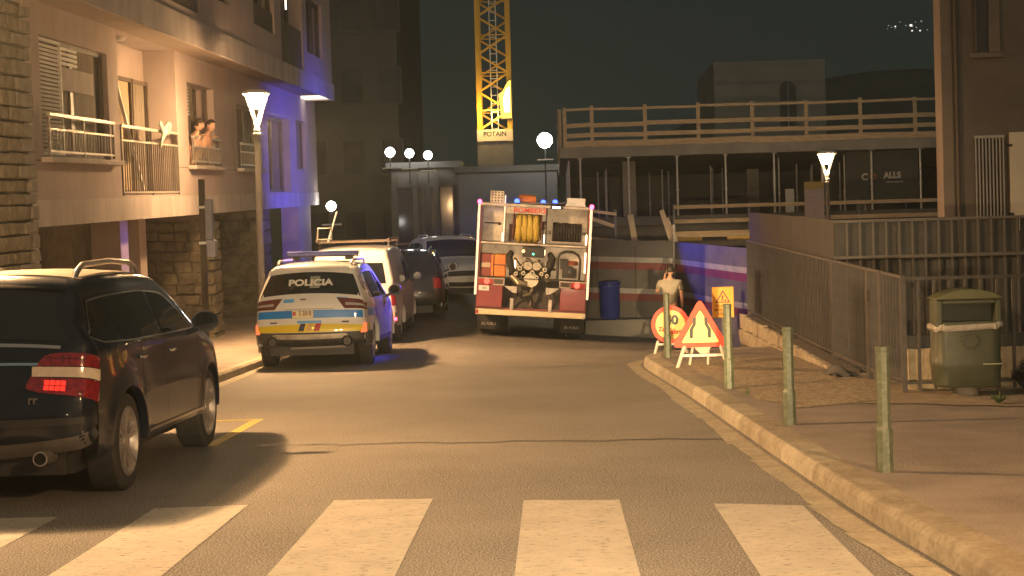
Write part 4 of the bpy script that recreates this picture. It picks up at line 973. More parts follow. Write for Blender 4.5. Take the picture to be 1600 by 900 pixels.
# lower red corners, tail lamps, plate, dark well
for sg in (-1, 1):
    obj('corner_panel', B().bx(min(sg*0.63, sg*1.19), max(sg*0.63, sg*1.19), -0.035, 0.02, 0.66, 1.15), red_paint, ft, bevel=0.012)
    fr = obj('lamp_panel', B().bx(min(sg*0.60, sg*1.19), max(sg*0.60, sg*1.19), -0.045, 0.01, 1.155, 1.30), mat('lamp_panel', (0.22, 0.07, 0.05), rough=0.4), ft, bevel=0.008)
    obj('lamp_trim', B().bx(min(sg*0.60, sg*1.19), max(sg*0.60, sg*1.19), -0.055, -0.047, 1.285, 1.303).bx(min(sg*0.60, sg*0.62), max(sg*0.60, sg*0.62), -0.055, -0.047, 1.155, 1.284).bx(min(sg*0.60, sg*0.84), max(sg*0.60, sg*0.84), -0.055, -0.047, 1.152, 1.17), alu_panel, fr)
    obj('lamp_housing', B().bx(min(sg*0.64, sg*0.82), max(sg*0.64, sg*0.82), -0.056, -0.046, 1.18, 1.275), shelf_dark, fr)
    obj('tail_lamp', B().lathe([(0.0, -0.03), (0.055, -0.025), (0.065, 0.0)], (sg*0.985, -0.047, 1.225), 18, 'y'), emis('truck_tail', (1.0, 0.07, 0.04), 4.5), fr, smooth=True)
    obj('tail_lens', B().bx(min(sg*0.86, sg*1.16), max(sg*0.86, sg*1.16), -0.052, -0.0465, 1.17, 1.275), mat('truck_lens', (0.30, 0.02, 0.02), (0.38, 0.03, 0.03), 20, 0.6), fr)
    obj('step', B().prism([(sg*0.60, 1.14), (sg*0.32, 1.14), (sg*0.32, 1.0), (sg*0.40, 1.0)], 'xz', -0.12, 0.02), mat('step_plate', (0.55, 0.5, 0.42), (0.3, 0.27, 0.22), 45, 0.45, 0.5), ft)
    obj('support_post', B().bx(sg*0.42-0.035, sg*0.42+0.035, -0.08, -0.04, 0.62, 0.88), alu_panel, ft)
    mf = obj('mud_flap', B().bx(min(sg*0.68, sg*1.19), max(sg*0.68, sg*1.19), 0.60, 0.615, 0.15, 0.47), black_rubber, ft)
    text('flap_letters', 'JBL PUBLIS', 0.085, mat('flap_print', (0.45, 0.42, 0.38), rough=0.6), mf, (sg*0.92, 0.595, 0.27), FACE, 0.85)
    ml = obj('marker_lamp', B().lathe([(0.0, -0.05), (0.035, -0.04), (0.045, 0.0), (0.035, 0.04), (0.0, 0.05)], (sg*1.225, -0.02, 2.955), 14), emis('marker_glow', (1.0, 0.05, 0.16), 14), ft, smooth=True)
obj('number_plate', B().bx(-1.16, -0.93, -0.05, -0.037, 1.02, 1.13), white_paint, ft)
text('plate_text', '2801', 0.07, black_plastic, ft, (-1.03, -0.053, 1.075), FACE, 0.8)
obj('dark_well', B().bx(-0.62, 0.62, 0.30, 0.34, 0.66, 1.30), shelf_dark, ft)  # dark sheet, the shade of the open void put into its colour
bp_ = obj('rear_bumper', B().bx(-1.2, 1.2, -0.16, 0.0, 0.50, 0.62), mat('bumper_cream', (0.70, 0.58, 0.36), (0.78, 0.66, 0.42), 3, 0.5), ft, bevel=0.02)
for sg in (-1, 1): obj('reflector', B().bx(sg*1.165-0.03, sg*1.165+0.03, -0.168, -0.1605, 0.52, 0.60), MATS['truck_lens'] if sg < 0 else alu_panel, bp_)
obj('bumper_tread', B().bx(-1.15, 1.15, -0.13, -0.01, 0.621, 0.628), mat('tread', (0.4, 0.33, 0.22), (0.2, 0.17, 0.12), 40, 0.6), bp_)
# roof gear: perforated step, beacons, deck rails
ps = obj('perforated_step', B().bx(-1.0, -0.70, 0.02, 0.04, 2.95, 3.21), alu_panel, ft, bevel=0.006)
for i in range(4):
    for j in range(4): obj('step_hole', B().cyl((-0.955+i*0.07, 0.017, 2.995+j*0.06), (-0.955+i*0.07, 0.012, 2.995+j*0.06), 0.018, n=10), shelf_dark, ps)
obj('roof_rail', B().tube([(-0.35, 0.1, 2.96), (0.2, 0.1, 2.98), (0.5, 0.3, 3.0), (0.85, 0.6, 3.09), (0.9, 0.9, 3.12)], 0.02, 8), alu, ft, smooth=True)
obj('roof_deck', B().bx(0.66, 1.10, 0.3, 2.6, 2.945, 2.99).bx(0.68, 1.08, 0.3, 0.34, 2.99, 3.14), galv, ft)
ob = tag(obj('equipment_bag', B().lathe([(0.0, -0.20), (0.10, -0.19), (0.12, -0.1), (0.12, 0.1), (0.10, 0.19), (0.0, 0.20)], (0, 0, 0), 16, 'x'), orange_case, smooth=True), 'rolled orange bag lying on the roof of the fire engine', 'bag')
mw = Matrix.Translation(TR_LOC) @ Matrix.Rotation(0.078, 4, 'Y')
ob.matrix_world = mw @ Matrix.Translation((-0.20, 0.7, 3.06))
def blue_beacon(loc, beams, mx=mw, parent=None):
    bc = obj('beacon', B().lathe([(0.07, 0.0), (0.075, 0.03), (0.05, 0.035)], loc, 16), black_plastic, parent or ft, smooth=True)
    obj('beacon_lens', B().lathe([(0.055, 0.036), (0.055, 0.09), (0.03, 0.12), (0.0, 0.125)], loc, 16), emis('blue_glow', (0.05, 0.10, 1.0), 7), bc, smooth=True)
    # the turning reflector throws one beam at a time
    for tgt, e, cone in beams:
        s0 = mx @ (Vector(loc) + Vector((0, 0, 0.2)))
        spot('beacon_beam', s0, tgt, e, (0.09, 0.08, 1.0), R(cone), 0.9, 0.04)
blue_beacon((-0.42, 0.30, 2.945), [((-3.05, 30.5, 1.45), 6000, 22)])
blue_beacon((0.16, 0.35, 2.945), [((-7.2, 27.2, 2.1), 2500, 6)])
blue_beacon((0.42, 0.30, 2.96), [])
blue_beacon((1.0, 6.2, 2.86), [((3.9, 36.6, 1.6), 700, 48)])
blue_beacon((-1.0, 6.2, 2.86), [((-7, 42.5, 3.9), 1600, 84)])
# things stowed in the lockers
def stow(o, loc): o.matrix_world = mw @ Matrix.Translation(loc); return o
cs = thing('equipment_case', 'tall orange case with a strap stowed in the fire engine locker', 'case')
obj('case_body', B().bx(-0.13, 0.13, -0.12, 0.12, 0.0, 0.50), orange_case, cs, bevel=0.035)
obj('strap', B().bx(-0.135, 0.135, -0.126, 0.126, 0.25, 0.275), black_plastic, cs)
stow(cs, (-0.72, 0.20, 1.330))
cs2 = thing('equipment_case', 'dark red box with an orange lid edge left of the tall orange case', 'case')
obj('case_body', B().bx(-0.14, 0.12, -0.12, 0.2, 0.0, 0.50), mat('case_red', (0.22, 0.04, 0.03), rough=0.5), cs2, bevel=0.015)
obj('lid_edge', B().bx(0.10, 0.145, -0.13, 0.15, 0.02, 0.48), orange_case, cs2)
obj('label_plate', B().bx(-0.13, 0.08, -0.126, -0.1205, 0.20, 0.30), mat('label_plate', (0.5, 0.42, 0.3), rough=0.6), cs2)
stow(cs2, (-1.01, 0.20, 1.330))
fan = thing('portable_generator', 'black generator inside a hoop frame in the right locker of the fire engine', 'generator')
hoop = [(-0.24, 0, 0.0), (-0.245, 0, 0.45), (-0.20, 0, 0.55), (-0.08, 0, 0.60), (0.08, 0, 0.60), (0.20, 0, 0.54), (0.245, 0, 0.44), (0.24, 0, 0.0)]
obj('hoop_frame', B().tube(hoop, 0.026, 8).tube([(x, 0.25, z) for x, y, z in hoop], 0.022, 8), black_plastic, fan, smooth=True)
obj('engine_block', B().bx(-0.19, -0.02, 0.0, 0.22, 0.22, 0.44).bx(-0.14, 0.18, 0.0, 0.22, 0.03, 0.24).lathe([(0.0, -0.03), (0.11, -0.02), (0.12, 0.1), (0, 0.1)], (0.03, 0.0, 0.17), 18, 'y'), black_plastic, fan, bevel=0.01)
obj('fuel_tank', B().lathe([(0.0, -0.05), (0.10, -0.045), (0.12, 0.0), (0.10, 0.045), (0, 0.05)], (0.09, 0.08, 0.36), 18), mat('tank_red', (0.30, 0.09, 0.05), rough=0.4), fan, smooth=True)
obj('starter_cap', B().lathe([(0.0, -0.045), (0.035, -0.04), (0.035, -0.02)], (0.03, 0, 0.17), 12, 'y'), chrome, fan)
stow(fan, (0.79, 0.12, 1.345))

# ================================================================== STREET LAMPS
def street_lamp(loc, label, glow, h=4.86, rz=0.0, group='street lamps', watt=6400, lean=2.7):
    root = thing('street_lamp', label, 'street lamp', loc, (0, 0, rz), group)
    obj('pole', B().lathe([(0.10, 0.0), (0.10, 0.5), (0.085, 0.56), (0.062, 0.6), (0.055, h-0.82), (0.07, h-0.81), (0.07, h-0.78), (0.05, h-0.77), (0.062, h-0.74), (0.062, h-0.71), (0.045, h-0.70), (0.04, h-0.58)], n=20), mat('lamp_pole', (0.09, 0.085, 0.085), (0.13, 0.122, 0.12), 6, 0.5, 0.2), root, smooth=True)
    obj('diffuser', B().lathe([(0.03, h-0.33), (0.13, h-0.30), (0.215, h-0.08), (0.225, h-0.06), (0.03, h-0.06)], n=28), glow, root, smooth=True)
    white_metal = mat('lamp_white', (0.72, 0.69, 0.62), rough=0.4)
    for k in range(4):
        a = math.pi/4 + k*math.pi/2
        ca, sa = math.cos(a), math.sin(a)
        obj('strut', B().beam((0.03*ca, 0.03*sa, h-0.62), (0.245*ca, 0.245*sa, h-0.06), 0.035, 0.02, up=(-sa, ca, 0)), white_metal, root)
    obj('rim', B().lathe([(0.235, h-0.085), (0.255, h-0.07), (0.255, h-0.055), (0.235, h-0.05)], n=28), white_metal, root, smooth=True)
    obj('cap', B().lathe([(0.24, h-0.045), (0.25, h-0.03), (0.16, h), (0.0, h+0.012)], n=28), white_metal, root, smooth=True)
    # most of the light is thrown down by the reflector in the cap
    l = spot('lamp_light', (loc[0], loc[1], loc[2]+h-0.50), (loc[0]+lean, loc[1], loc[2]), watt, (1.0, 0.565, 0.25), R(146), 0.5, 0.10)
    return root
street_lamp((-5.30, 29.0, 0.13), 'lit street lamp with an inverted cone head in front of the cream building', lamp_glow, 4.78)
street_lamp((7.05, 41.0, -0.55), 'lit street lamp with an inverted cone head in front of the building site', lamp_glow2, 4.78, watt=900, lean=-0.5)
street_lamp((-5.62, 14.6, 0.13), 'lit street lamp beside the black estate car just past the left edge', lamp_glow, 4.78)
street_lamp((4.6, 3.4, 0.14), 'lit street lamp on the right pavement before the zebra crossing', lamp_glow, 4.78, lean=-1.2, watt=5400)

# sign pole by the left kerb with its narrow blue box, and a thin post beside it
sp = thing('sign_pole', 'dark flat pole with a narrow blue grey sign box in front of the cream building', 'pole', (-5.36, 24.5, 0.13))
obj('pole', B().bx(-0.045, 0.045, -0.03, 0.03, 0, 2.95), mat('pole_brown', (0.07, 0.05, 0.035), (0.10, 0.075, 0.05), 6, 0.6), sp)
obj('sign_box', B().bx(0.05, 0.16, -0.07, 0.07, 2.02, 2.64), mat('sign_box', (0.22, 0.22, 0.27), (0.28, 0.28, 0.33), 6, 0.45), sp, bevel=0.01)
obj('lower_box', B().bx(0.06, 0.20, -0.08, 0.08, 1.75, 2.015), mat('sign_box2', (0.30, 0.30, 0.37), (0.36, 0.36, 0.43), 6, 0.45), sp, bevel=0.015)
obj('bracket', B().bx(-0.06, 0.1, -0.035, 0.035, 1.95, 1.99).bx(-0.06, 0.1, -0.035, 0.035, 2.5, 2.54), galv, sp)
tp = tag(obj('kerb_post', B().lathe([(0.035, 0), (0.035, 0.72), (0.045, 0.73), (0.045, 0.78), (0.02, 0.80)], n=12), black_plastic, smooth=True), 'short thin dark post beside the flat sign pole', 'post'); tp.location = (-5.18, 23.6, 0.13)

# ================================================================== BOLLARDS
bol_prof = [(0.062, 0.0), (0.062, 0.30), (0.050, 0.33), (0.050, 0.86), (0.054, 0.87), (0.054, 0.895), (0.05, 0.90), (0.0, 0.905)]
bol_mesh = B().lathe(bol_prof, n=8).mesh('bollard'); bol_mesh.materials.append(green_iron)
for (x, y, z), lb in (((2.34, 11.5, 0.14), 'worn green bollard nearest the camera on the right kerb'), ((2.14, 14.75, 0.14), 'worn green bollard, second from the camera along the right kerb'),
                      ((2.03, 18.8, 0.14), 'green bollard just right of the triangular road sign'), ((1.73, 24.6, 0.14), 'green bollard in front of the round road sign')):
    o = tag(link('bollard', bol_mesh, green_iron, None, (x, y, z), (0, 0, R(22.5))), lb, 'bollard', 'green bollards along the right kerb')
    if y > 18: o.scale = (1, 1, 1.1)

# ================================================================== ROAD SIGNS
sign_red = mat('sign_red', (0.75, 0.045, 0.012), rough=0.5); sign_yellow = mat('sign_yellow', (0.80, 0.62, 0.20), rough=0.5)
sign_cream = mat('sign_cream', (0.90, 0.74, 0.22), rough=0.5); sign_black = mat('sign_black', (0.02, 0.02, 0.018), rough=0.5); sign_orange = mat('sign_orange', (0.85, 0.40, 0.02), rough=0.5)
stand_mat = mat('stand_white', (0.62, 0.55, 0.46), (0.70, 0.62, 0.52), 8, 0.5)
def rtri(hw_, h, rad, z0=0.0):
    # rounded triangle outline
    P = [Vector((-hw_, z0)), Vector((hw_, z0)), Vector((0, z0+h))]; out = []
    for i in range(3):
        p, a, c = P[i], P[(i-1) % 3], P[(i+1) % 3]
        da, dc = (a-p).normalized(), (c-p).normalized()
        for k in range(7):
            t = k/6; q0 = p+da*rad; q1 = p+dc*rad
            out.append(tuple((q0*(1-t)**2 + p*2*t*(1-t) + q1*t*t)))
    return out
ts = thing('road_sign', 'triangular road narrows warning sign with red border on a folding stand', 'road sign', (2.035, 22.45, 0.14), (R(4), 0, R(2)))
obj('sign_face', B().prism(rtri(0.40, 0.69, 0.09, 0.28), 'xz', -0.01, 0.01), sign_red, ts)
obj('sign_field', B().prism(rtri(0.265, 0.46, 0.035, 0.345), 'xz', -0.014, -0.0105), sign_cream, ts)
for sg in (-1, 1):
    pts = [(sg*0.10, 0.70), (sg*0.055, 0.70), (sg*0.06, 0.60), (sg*0.10, 0.53), (sg*0.105, 0.41), (sg*0.15, 0.41), (sg*0.15, 0.53), (sg*0.105, 0.61)]
    obj('narrowing_mark', B().prism(pts, 'xz', -0.018, -0.0145), sign_black, ts)
obj('stand', B().beam((-0.22, 0.0, 0.30), (-0.34, -0.10, 0.0), 0.035, 0.03).beam((0.28, 0.0, 0.30), (0.33, -0.06, 0.10), 0.035, 0.03).beam((-0.26, -0.03, 0.17), (0.36, -0.05, 0.17), 0.03, 0.035).beam((0.12, 0.05, 0.3), (0.14, 0.30, 0.0), 0.03, 0.03).beam((-0.1, 0.05, 0.3), (-0.12, 0.30, 0.0), 0.03, 0.03), stand_mat, ts)
obj('tag_plate', B().prism([(-0.10, 0.29), (0.16, 0.29), (0.05, 0.13)], 'xz', 0.012, 0.02), mat('tag_plate', (0.62, 0.40, 0.30), rough=0.6), ts)
cs_ = thing('road_sign', 'round red bordered speed limit sign on a folding stand behind a bollard', 'road sign', (1.86, 25.7, 0.10), (R(4), 0, R(-3)))
disc = lambda r0, y0, y1: B().cyl((0, y0, 0.50), (0, y1, 0.50), r0, n=40)
obj('sign_face', disc(0.305, -0.01, 0.01), sign_red, cs_)
obj('sign_field', disc(0.235, -0.014, -0.0105), sign_cream, cs_)
text('sign_text', '40', 0.20, sign_black, cs_, (0.02, -0.017, 0.57), FACE, 1.05, 0.010)
text('sign_text', 'Zona', 0.095, sign_red, cs_, (-0.09, -0.017, 0.43), FACE, 1.0, 0.006)
text('sign_text', "obres", 0.10, sign_red, cs_, (0.11, -0.017, 0.385), FACE, 1.0, 0.006)
obj('stand', B().beam((-0.20, 0.0, 0.24), (-0.27, -0.08, 0.0), 0.03, 0.03).beam((0.20, 0, 0.24), (0.27, -0.08, 0.0), 0.03, 0.03).beam((-0.24, -0.02, 0.19), (0.24, -0.02, 0.19), 0.03, 0.03).beam((0, 0.03, 0.4), (0, 0.35, 0.0), 0.03, 0.03), stand_mat, cs_)
op = thing('works_sign', 'orange rectangular roadworks sign on a dark post', 'road sign', (2.76, 26.2, 0.12))
obj('post', B().bx(-0.03, 0.03, -0.02, 0.02, 0.0, 1.0), mat('post_dark', (0.10, 0.09, 0.10), rough=0.5), op)
obj('board', B().bx(-0.175, 0.175, -0.045, -0.021, 0.55, 1.05), sign_orange, op, bevel=0.006)
obj('triangle_mark', B().prism(rtri(0.125, 0.215, 0.02, 0.79), 'xz', -0.05, -0.0465), mat('sign_brown', (0.22, 0.05, 0.02), rough=0.5), op)
obj('triangle_field', B().prism(rtri(0.085, 0.15, 0.01, 0.812), 'xz', -0.053, -0.0505), sign_orange, op)
obj('digger_mark', B().prism([(-0.035, 0.82), (-0.02, 0.88), (-0.03, 0.90), (0.0, 0.915), (0.015, 0.89), (0.0, 0.87), (0.01, 0.82), (-0.005, 0.82), (-0.012, 0.855), (-0.02, 0.82)], 'xz', -0.056, -0.0535).prism([(0.015, 0.82), (0.06, 0.82), (0.04, 0.855)], 'xz', -0.056, -0.0535), MATS['sign_brown'], op)
for k, tx in enumerate(('PAS TANCAT PER', 'OBRES RECORREGUT', 'ALTERNATIU')):
    text('sign_text', tx, 0.05, MATS['sign_brown'], op, (0, -0.048, 0.74-k*0.065), FACE, 0.62, 0.001)

# ================================================================== LITTER BIN
bn = thing('litter_bin', 'dark green litter bin with a hooded opening in front of the iron railings', 'bin', (4.37, 17.15, 0.14), (0, 0, R(-3)))
def rrect(wx, wy, rad, n=5):
    out = []
    for cx, cy, a0 in ((wx-rad, wy-rad, 0), (-wx+rad, wy-rad, 90), (-wx+rad, -wy+rad, 180), (wx-rad, -wy+rad, 270)):
        for k in range(n+1):
            a = R(a0 + 90*k/n); out.append((cx+rad*math.cos(a), cy+rad*math.sin(a)))
    return out
def rings(secs):
    b = B(); n = len(secs[0][0]); vs = []
    for poly, z in secs: vs += [(p[0], p[1], z) for p in poly]
    fs = [(i*n+j, i*n+(j+1) % n, (i+1)*n+(j+1) % n, (i+1)*n+j) for i in range(len(secs)-1) for j in range(n)]
    fs += [tuple(range(n-1, -1, -1)), tuple((len(secs)-1)*n+j for j in range(n))]
    return b.add(vs, fs)
obj('pedestal', B().lathe([(0.15, 0.0), (0.13, 0.02), (0.13, 0.12)], n=20), mat('pedestal', (0.22, 0.19, 0.15), (0.28, 0.24, 0.19), 8, 0.7), bn, smooth=True)
obj('container', rings([(rrect(0.31, 0.22, 0.10), 0.105), (rrect(0.33, 0.24, 0.11), 0.13), (rrect(0.335, 0.245, 0.11), 0.30), (rrect(0.345, 0.25, 0.11), 0.32), (rrect(0.345, 0.25, 0.11), 0.38), (rrect(0.335, 0.245, 0.11), 0.40), (rrect(0.345, 0.255, 0.11), 0.74)]), bin_green, bn, smooth=True)
# hood: front with opening, sides, rounded lid
hb = B()
hb.bx(-0.335, -0.275, -0.24, 0.24, 0.745, 1.03).bx(0.275, 0.335, -0.24, 0.24, 0.745, 1.03).bx(-0.275, 0.275, 0.20, 0.24, 0.745, 1.03).bx(-0.275, 0.275, -0.24, -0.20, 0.745, 0.80).bx(-0.275, 0.275, -0.24, -0.20, 0.985, 1.03)
hd = obj('hood', hb, bin_green, bn, bevel=0.012)
obj('lid', B().prism([(-0.35, 1.032), (0.35, 1.032), (0.34, 1.055), (0.26, 1.10), (0.12, 1.135), (0, 1.143), (-0.12, 1.135), (-0.26, 1.10), (-0.34, 1.055)], 'xz', -0.26, 0.25), mat('lid_green', (0.095, 0.10, 0.04), (0.13, 0.135, 0.06), 4, 0.4), bn, bevel=0.012)
obj('inner_liner', B().bx(-0.27, 0.27, -0.05, 0.19, 0.75, 1.02), mat('liner_dark', (0.05, 0.055, 0.045), rough=0.7), hd)
obj('emblem_ring', B().lathe([(0.062, -0.003), (0.067, -0.012), (0.078, -0.012), (0.083, -0.003)], (0.0, -0.252, 0.60), 28, 'y', caps=False), bin_green, bn, smooth=True)
for k in range(12):
    a = 2*math.pi*k/12; obj('emblem_star', B().lathe([(0.0, -0.01), (0.008, -0.006), (0.01, 0.0)], (0.10*math.cos(a), -0.253, 0.60+0.10*math.sin(a)), 6, 'y'), bin_green, bn)
obj('reflective_strip', B().bx(0.13, 0.32, -0.262, -0.2575, 0.345, 0.357), mat('strip', (0.42, 0.42, 0.25), rough=0.5), bn)
bagp = []
n = 60
pts = rrect(0.352, 0.262, 0.11, 14)
bag = B(); m2 = len(pts)
for lv, (sc, z) in enumerate(((1.0, 0.70), (1.03, 0.715), (1.035, 0.74), (1.0, 0.765))):
    bag.v += [(p[0]*(sc+random.uniform(-.012, .018)), p[1]*(sc+random.uniform(-.015, .02)), z + 0.012*math.sin(i*0.5)+random.uniform(-.006, .006) + 0.035*max(0, p[0]/0.35)) for i, p in enumerate(pts)]
bag.f += [(l*m2+i, l*m2+(i+1) % m2, (l+1)*m2+(i+1) % m2, (l+1)*m2+i) for l in range(3) for i in range(m2)]
obj('bag_rim', bag, mat('bag_grey', (0.34, 0.31, 0.25), (0.50, 0.46, 0.38), 12, 0.35), bn)
# black refuse bag at the right edge
tb = thing('refuse_bag', 'knotted black refuse bag on the ground at the right edge', 'bag', (5.25, 17.2, 0.15))
bm = bmesh.new(); bmesh.ops.create_icosphere(bm, subdivisions=4, radius=0.3)
for v in bm.verts:
    p = v.co.copy(); a = math.atan2(p.y, p.x)
    k = 1 + 0.10*math.sin(5*a + 3*p.z*8) + 0.06*math.sin(9*a+1.3) + random.uniform(-.025, .025)
    v.co = Vector((p.x*k*1.1, p.y*k*0.9, (p.z*0.62 + 0.17 + 0.10*max(0, 0.12-math.hypot(p.x, p.y))*8*(p.z > 0))))
    v.co.z = max(0.0, v.co.z)
me = bpy.data.meshes.new('sack'); bm.to_mesh(me); bm.free()
link('sack', me, mat('bag_black', (0.012, 0.012, 0.013), rough=0.3, bump=0.4, bscale=25), tb)
obj('knot', B().lathe([(0.05, 0.40), (0.02, 0.44), (0.05, 0.52), (0.03, 0.54)], n=10), MATS['bag_black'], tb)
obj('red_tie', B().tube([(-0.10+0.035*math.cos(k*0.7), -0.02, 0.47+0.05*math.sin(k*0.7)) for k in range(10)], 0.009, 6), mat('red_tie', (0.5, 0.05, 0.03), rough=0.5), tb)
weed = mat('weed', (0.06, 0.11, 0.03), (0.12, 0.17, 0.05), 20, 0.7)
def weed_plant(loc, label, nlf, s):
    rt = thing('weed', label, 'plant', loc)
    b = B()
    for k in range(nlf):
        a = random.uniform(0, 6.28); l = s*random.uniform(0.6, 1.2); w_ = 0.1*s; up = random.uniform(0.3, 0.9)*s
        d = Vector((math.cos(a), math.sin(a), 0)); t = Vector((-d.y, d.x, 0))*w_
        b.add([Vector((0, 0, 0)), d*l*0.5 + t + Vector((0, 0, up*0.7)), d*l + Vector((0, 0, up*0.6)), d*l*0.5 - t + Vector((0, 0, up*0.7))], [(0, 1, 2, 3)])
    obj('leaves', b, weed, rt); obj('stem', B().tube([(0, 0, 0), (0.01, 0, 0.4*s), (0.02, 0.01, 0.8*s)], 0.006, 5), weed, rt)
weed_plant((4.42, 16.1, 0.15), 'small green weed growing on the earth below the litter bin', 26, 0.15)
weed_plant((2.13, 17.9, 0.145), 'tiny green weed growing behind the right kerb', 14, 0.08)

# ================================================================== FENCES ON THE RIGHT
BARS = {}
def bar_mesh(h, d=0.022):
    k = (round(h, 2), d)
    if k not in BARS: BARS[k] = B().box((0, 0, 0), (d, d, h)).mesh('bar')
    return BARS[k]
fa = thing('railing_fence', 'brown iron bar fence running along the right pavement beside the stone wall', 'fence', (3.82, 0, 0))
ztopA = lambda y: 1.40 + (y-17.3)*0.0385
def run_y(y0, y1, parent, step=0.125, zb=lambda y: 0.2):
    obj('rail', B().beam((0, y0, ztopA(y0)), (0, y1, ztopA(y1)), 0.035, 0.035), fence_iron, parent); obj('rail', B().beam((0, y0, zb(y0)+0.04), (0, y1, zb(y1)+0.04), 0.03, 0.03), fence_iron, parent)
    y = y0 + step
    while y < y1 - 0.03:
        h = ztopA(y) - zb(y) - 0.02
        link('bar', bar_mesh(h, 0.022), fence_iron, parent, (0, y, zb(y)+h/2)); y += step
    for yy in (y0, y1): obj('post', B().bx(-0.025, 0.025, yy-0.025, yy+0.025, 0.145, ztopA(yy)+0.02), fence_iron, parent)
zbA = lambda y: 0.24 + max(0, y-20.5)*0.028
run_y(17.62, 18.75, fa, 0.16, zbA); run_y(19.55, 21.9, fa, 0.16, zbA); run_y(22.0, 31.4, fa, 0.24, zbA)
gate = thing('iron_gate', 'narrow closed iron gate in the railings behind the second bollard', 'gate', (3.82, 0, 0))
run_y(18.82, 19.48, gate, 0.12, zbA)
obj('lock_box', B().bx(-0.05, 0.02, 19.36, 19.46, 1.1, 1.25), fence_iron, gate)
fc = thing('railing_fence', 'brown iron bar fence behind the litter bin, facing the camera', 'fence', (0, 17.62, 0))
obj('rail', B().bx(3.85, 7.2, -0.02, 0.02, 1.375, 1.41), fence_iron, fc); obj('rail', B().bx(3.85, 7.2, -0.018, 0.018, 0.235, 0.265), fence_iron, fc); obj('post', B().bx(3.80, 3.85, -0.03, 0.03, 0.14, 1.42), fence_iron, fc)
x = 3.99
while x < 7.2:
    link('bar', bar_mesh(1.22, 0.03), fence_iron, fc, (x, 0, 0.78)); x += 0.172
# taller fence with dark sheeting behind
fb = thing('sheeted_fence', 'tall iron fence backed with dark sheeting around the yard behind the litter bin', 'fence')
for z0, z1, e in ((2.09, 2.13, 0.02), (1.59, 1.635, 0.025), (0.3, 0.34, 0.02)): obj('rail', B().bx(3.86, 9.0, 22-e, 22+e, z0, z1), mat('fence_light', (0.10, 0.092, 0.08), (0.14, 0.128, 0.11), 6, 0.55), fb)
x = 4.03
while x < 9.0:
    link('bar', bar_mesh(1.9, 0.024), MATS['fence_light'], fb, (x, 22.0, 1.17)); x += 0.178
nsh = 0
x = 3.88
while x < 9.0:
    obj('sheet_panel', B().bx(x, min(x+0.83, 9.0), 22.05, 22.06, 0.16, 2.11), sheet_mat, fb); x += 0.84
y = 22.08
while y < 31.3:
    y1 = min(y+1.3, 31.45); zt = 2.13 + (y-22)*0.039
    obj('sheet_panel', B().add([(3.87+i, yy, zz) for i in (0, 0.02) for yy, zz in ((y, 0.3), (y1-0.01, 0.3), (y1-0.01, 2.13+(y1-22)*0.039), (y, zt))], [(0, 1, 2, 3), (4, 7, 6, 5), (0, 4, 5, 1), (1, 5, 6, 2), (2, 6, 7, 3), (3, 7, 4, 0)]), mat('sheet_brown', (0.028, 0.024, 0.021), (0.042, 0.036, 0.03), 2, 0.7), fb)
    y = y1
# low stone plinth under the fences
pl = thing('stone_plinth', 'low plinth of pale rough stones under the iron fence', 'wall')
obj('mortar_core', B().prism([(20.6, 0.1), (31.6, -0.35), (31.6, 0.50), (20.6, 0.19)], 'yz', 3.66, 3.9), mortar, pl)
y = 20.7
while y < 31.3:
    ww = random.uniform(0.45, 0.8); y1 = min(y+ww, 31.5); zt = 0.19 + (y-20.6)*0.028
    k = 0.14; rows_ = 1 if zt < 0.3 else 2
    for j in range(rows_):
        hh = (zt+0.05)/rows_ if rows_ == 1 else (zt+0.1)/2
        z0 = -0.05 + j*hh
        bb = B().box((3.65, (y+y1)/2, z0+hh/2), (0.09, y1-y-0.03, hh-0.02)); bb.v = [(a+random.uniform(-.02, .02), c+random.uniform(-.02, .02), d+random.uniform(-.015, .015)) for a, c, d in bb.v]
        obj('stone', bb, mat('stone_pale', (0.34, 0.28, 0.19), (0.48, 0.40, 0.28), 6, 0.9, bump=0.7, bscale=20), pl, bevel=0.02)
    y = y1
pl2 = thing('garden_wall', 'low pale stone wall behind the railings by the litter bin', 'wall')
x = 3.95; 
while x < 7.2:
    x1 = x + random.uniform(0.5, 0.9)
    obj('stone', B().bx(x, x1-0.015, 18.0, 18.25, 0.1, 0.60), mat('stone_warm', (0.36, 0.28, 0.17), (0.50, 0.40, 0.26), 9, 0.9, bump=0.7, bscale=25), pl2, bevel=0.012); x = x1
obj('coping_strip', B().bx(3.9, 7.3, 18.05, 18.2, 0.605, 0.74), sheet_mat, pl2)
# folded dark tarpaulin by the plinth
tarp = tag(obj('tarpaulin', B().grid(lambda a, v: (3.45+0.25*a, 19.9+0.9*v, 0.15+0.10*math.sin(a*math.pi)*math.sin(v*math.pi)+0.03*math.sin(a*9+v*7)), 14, 14), sheet_mat, smooth=True), 'crumpled dark tarpaulin lying against the stone plinth', 'tarpaulin')
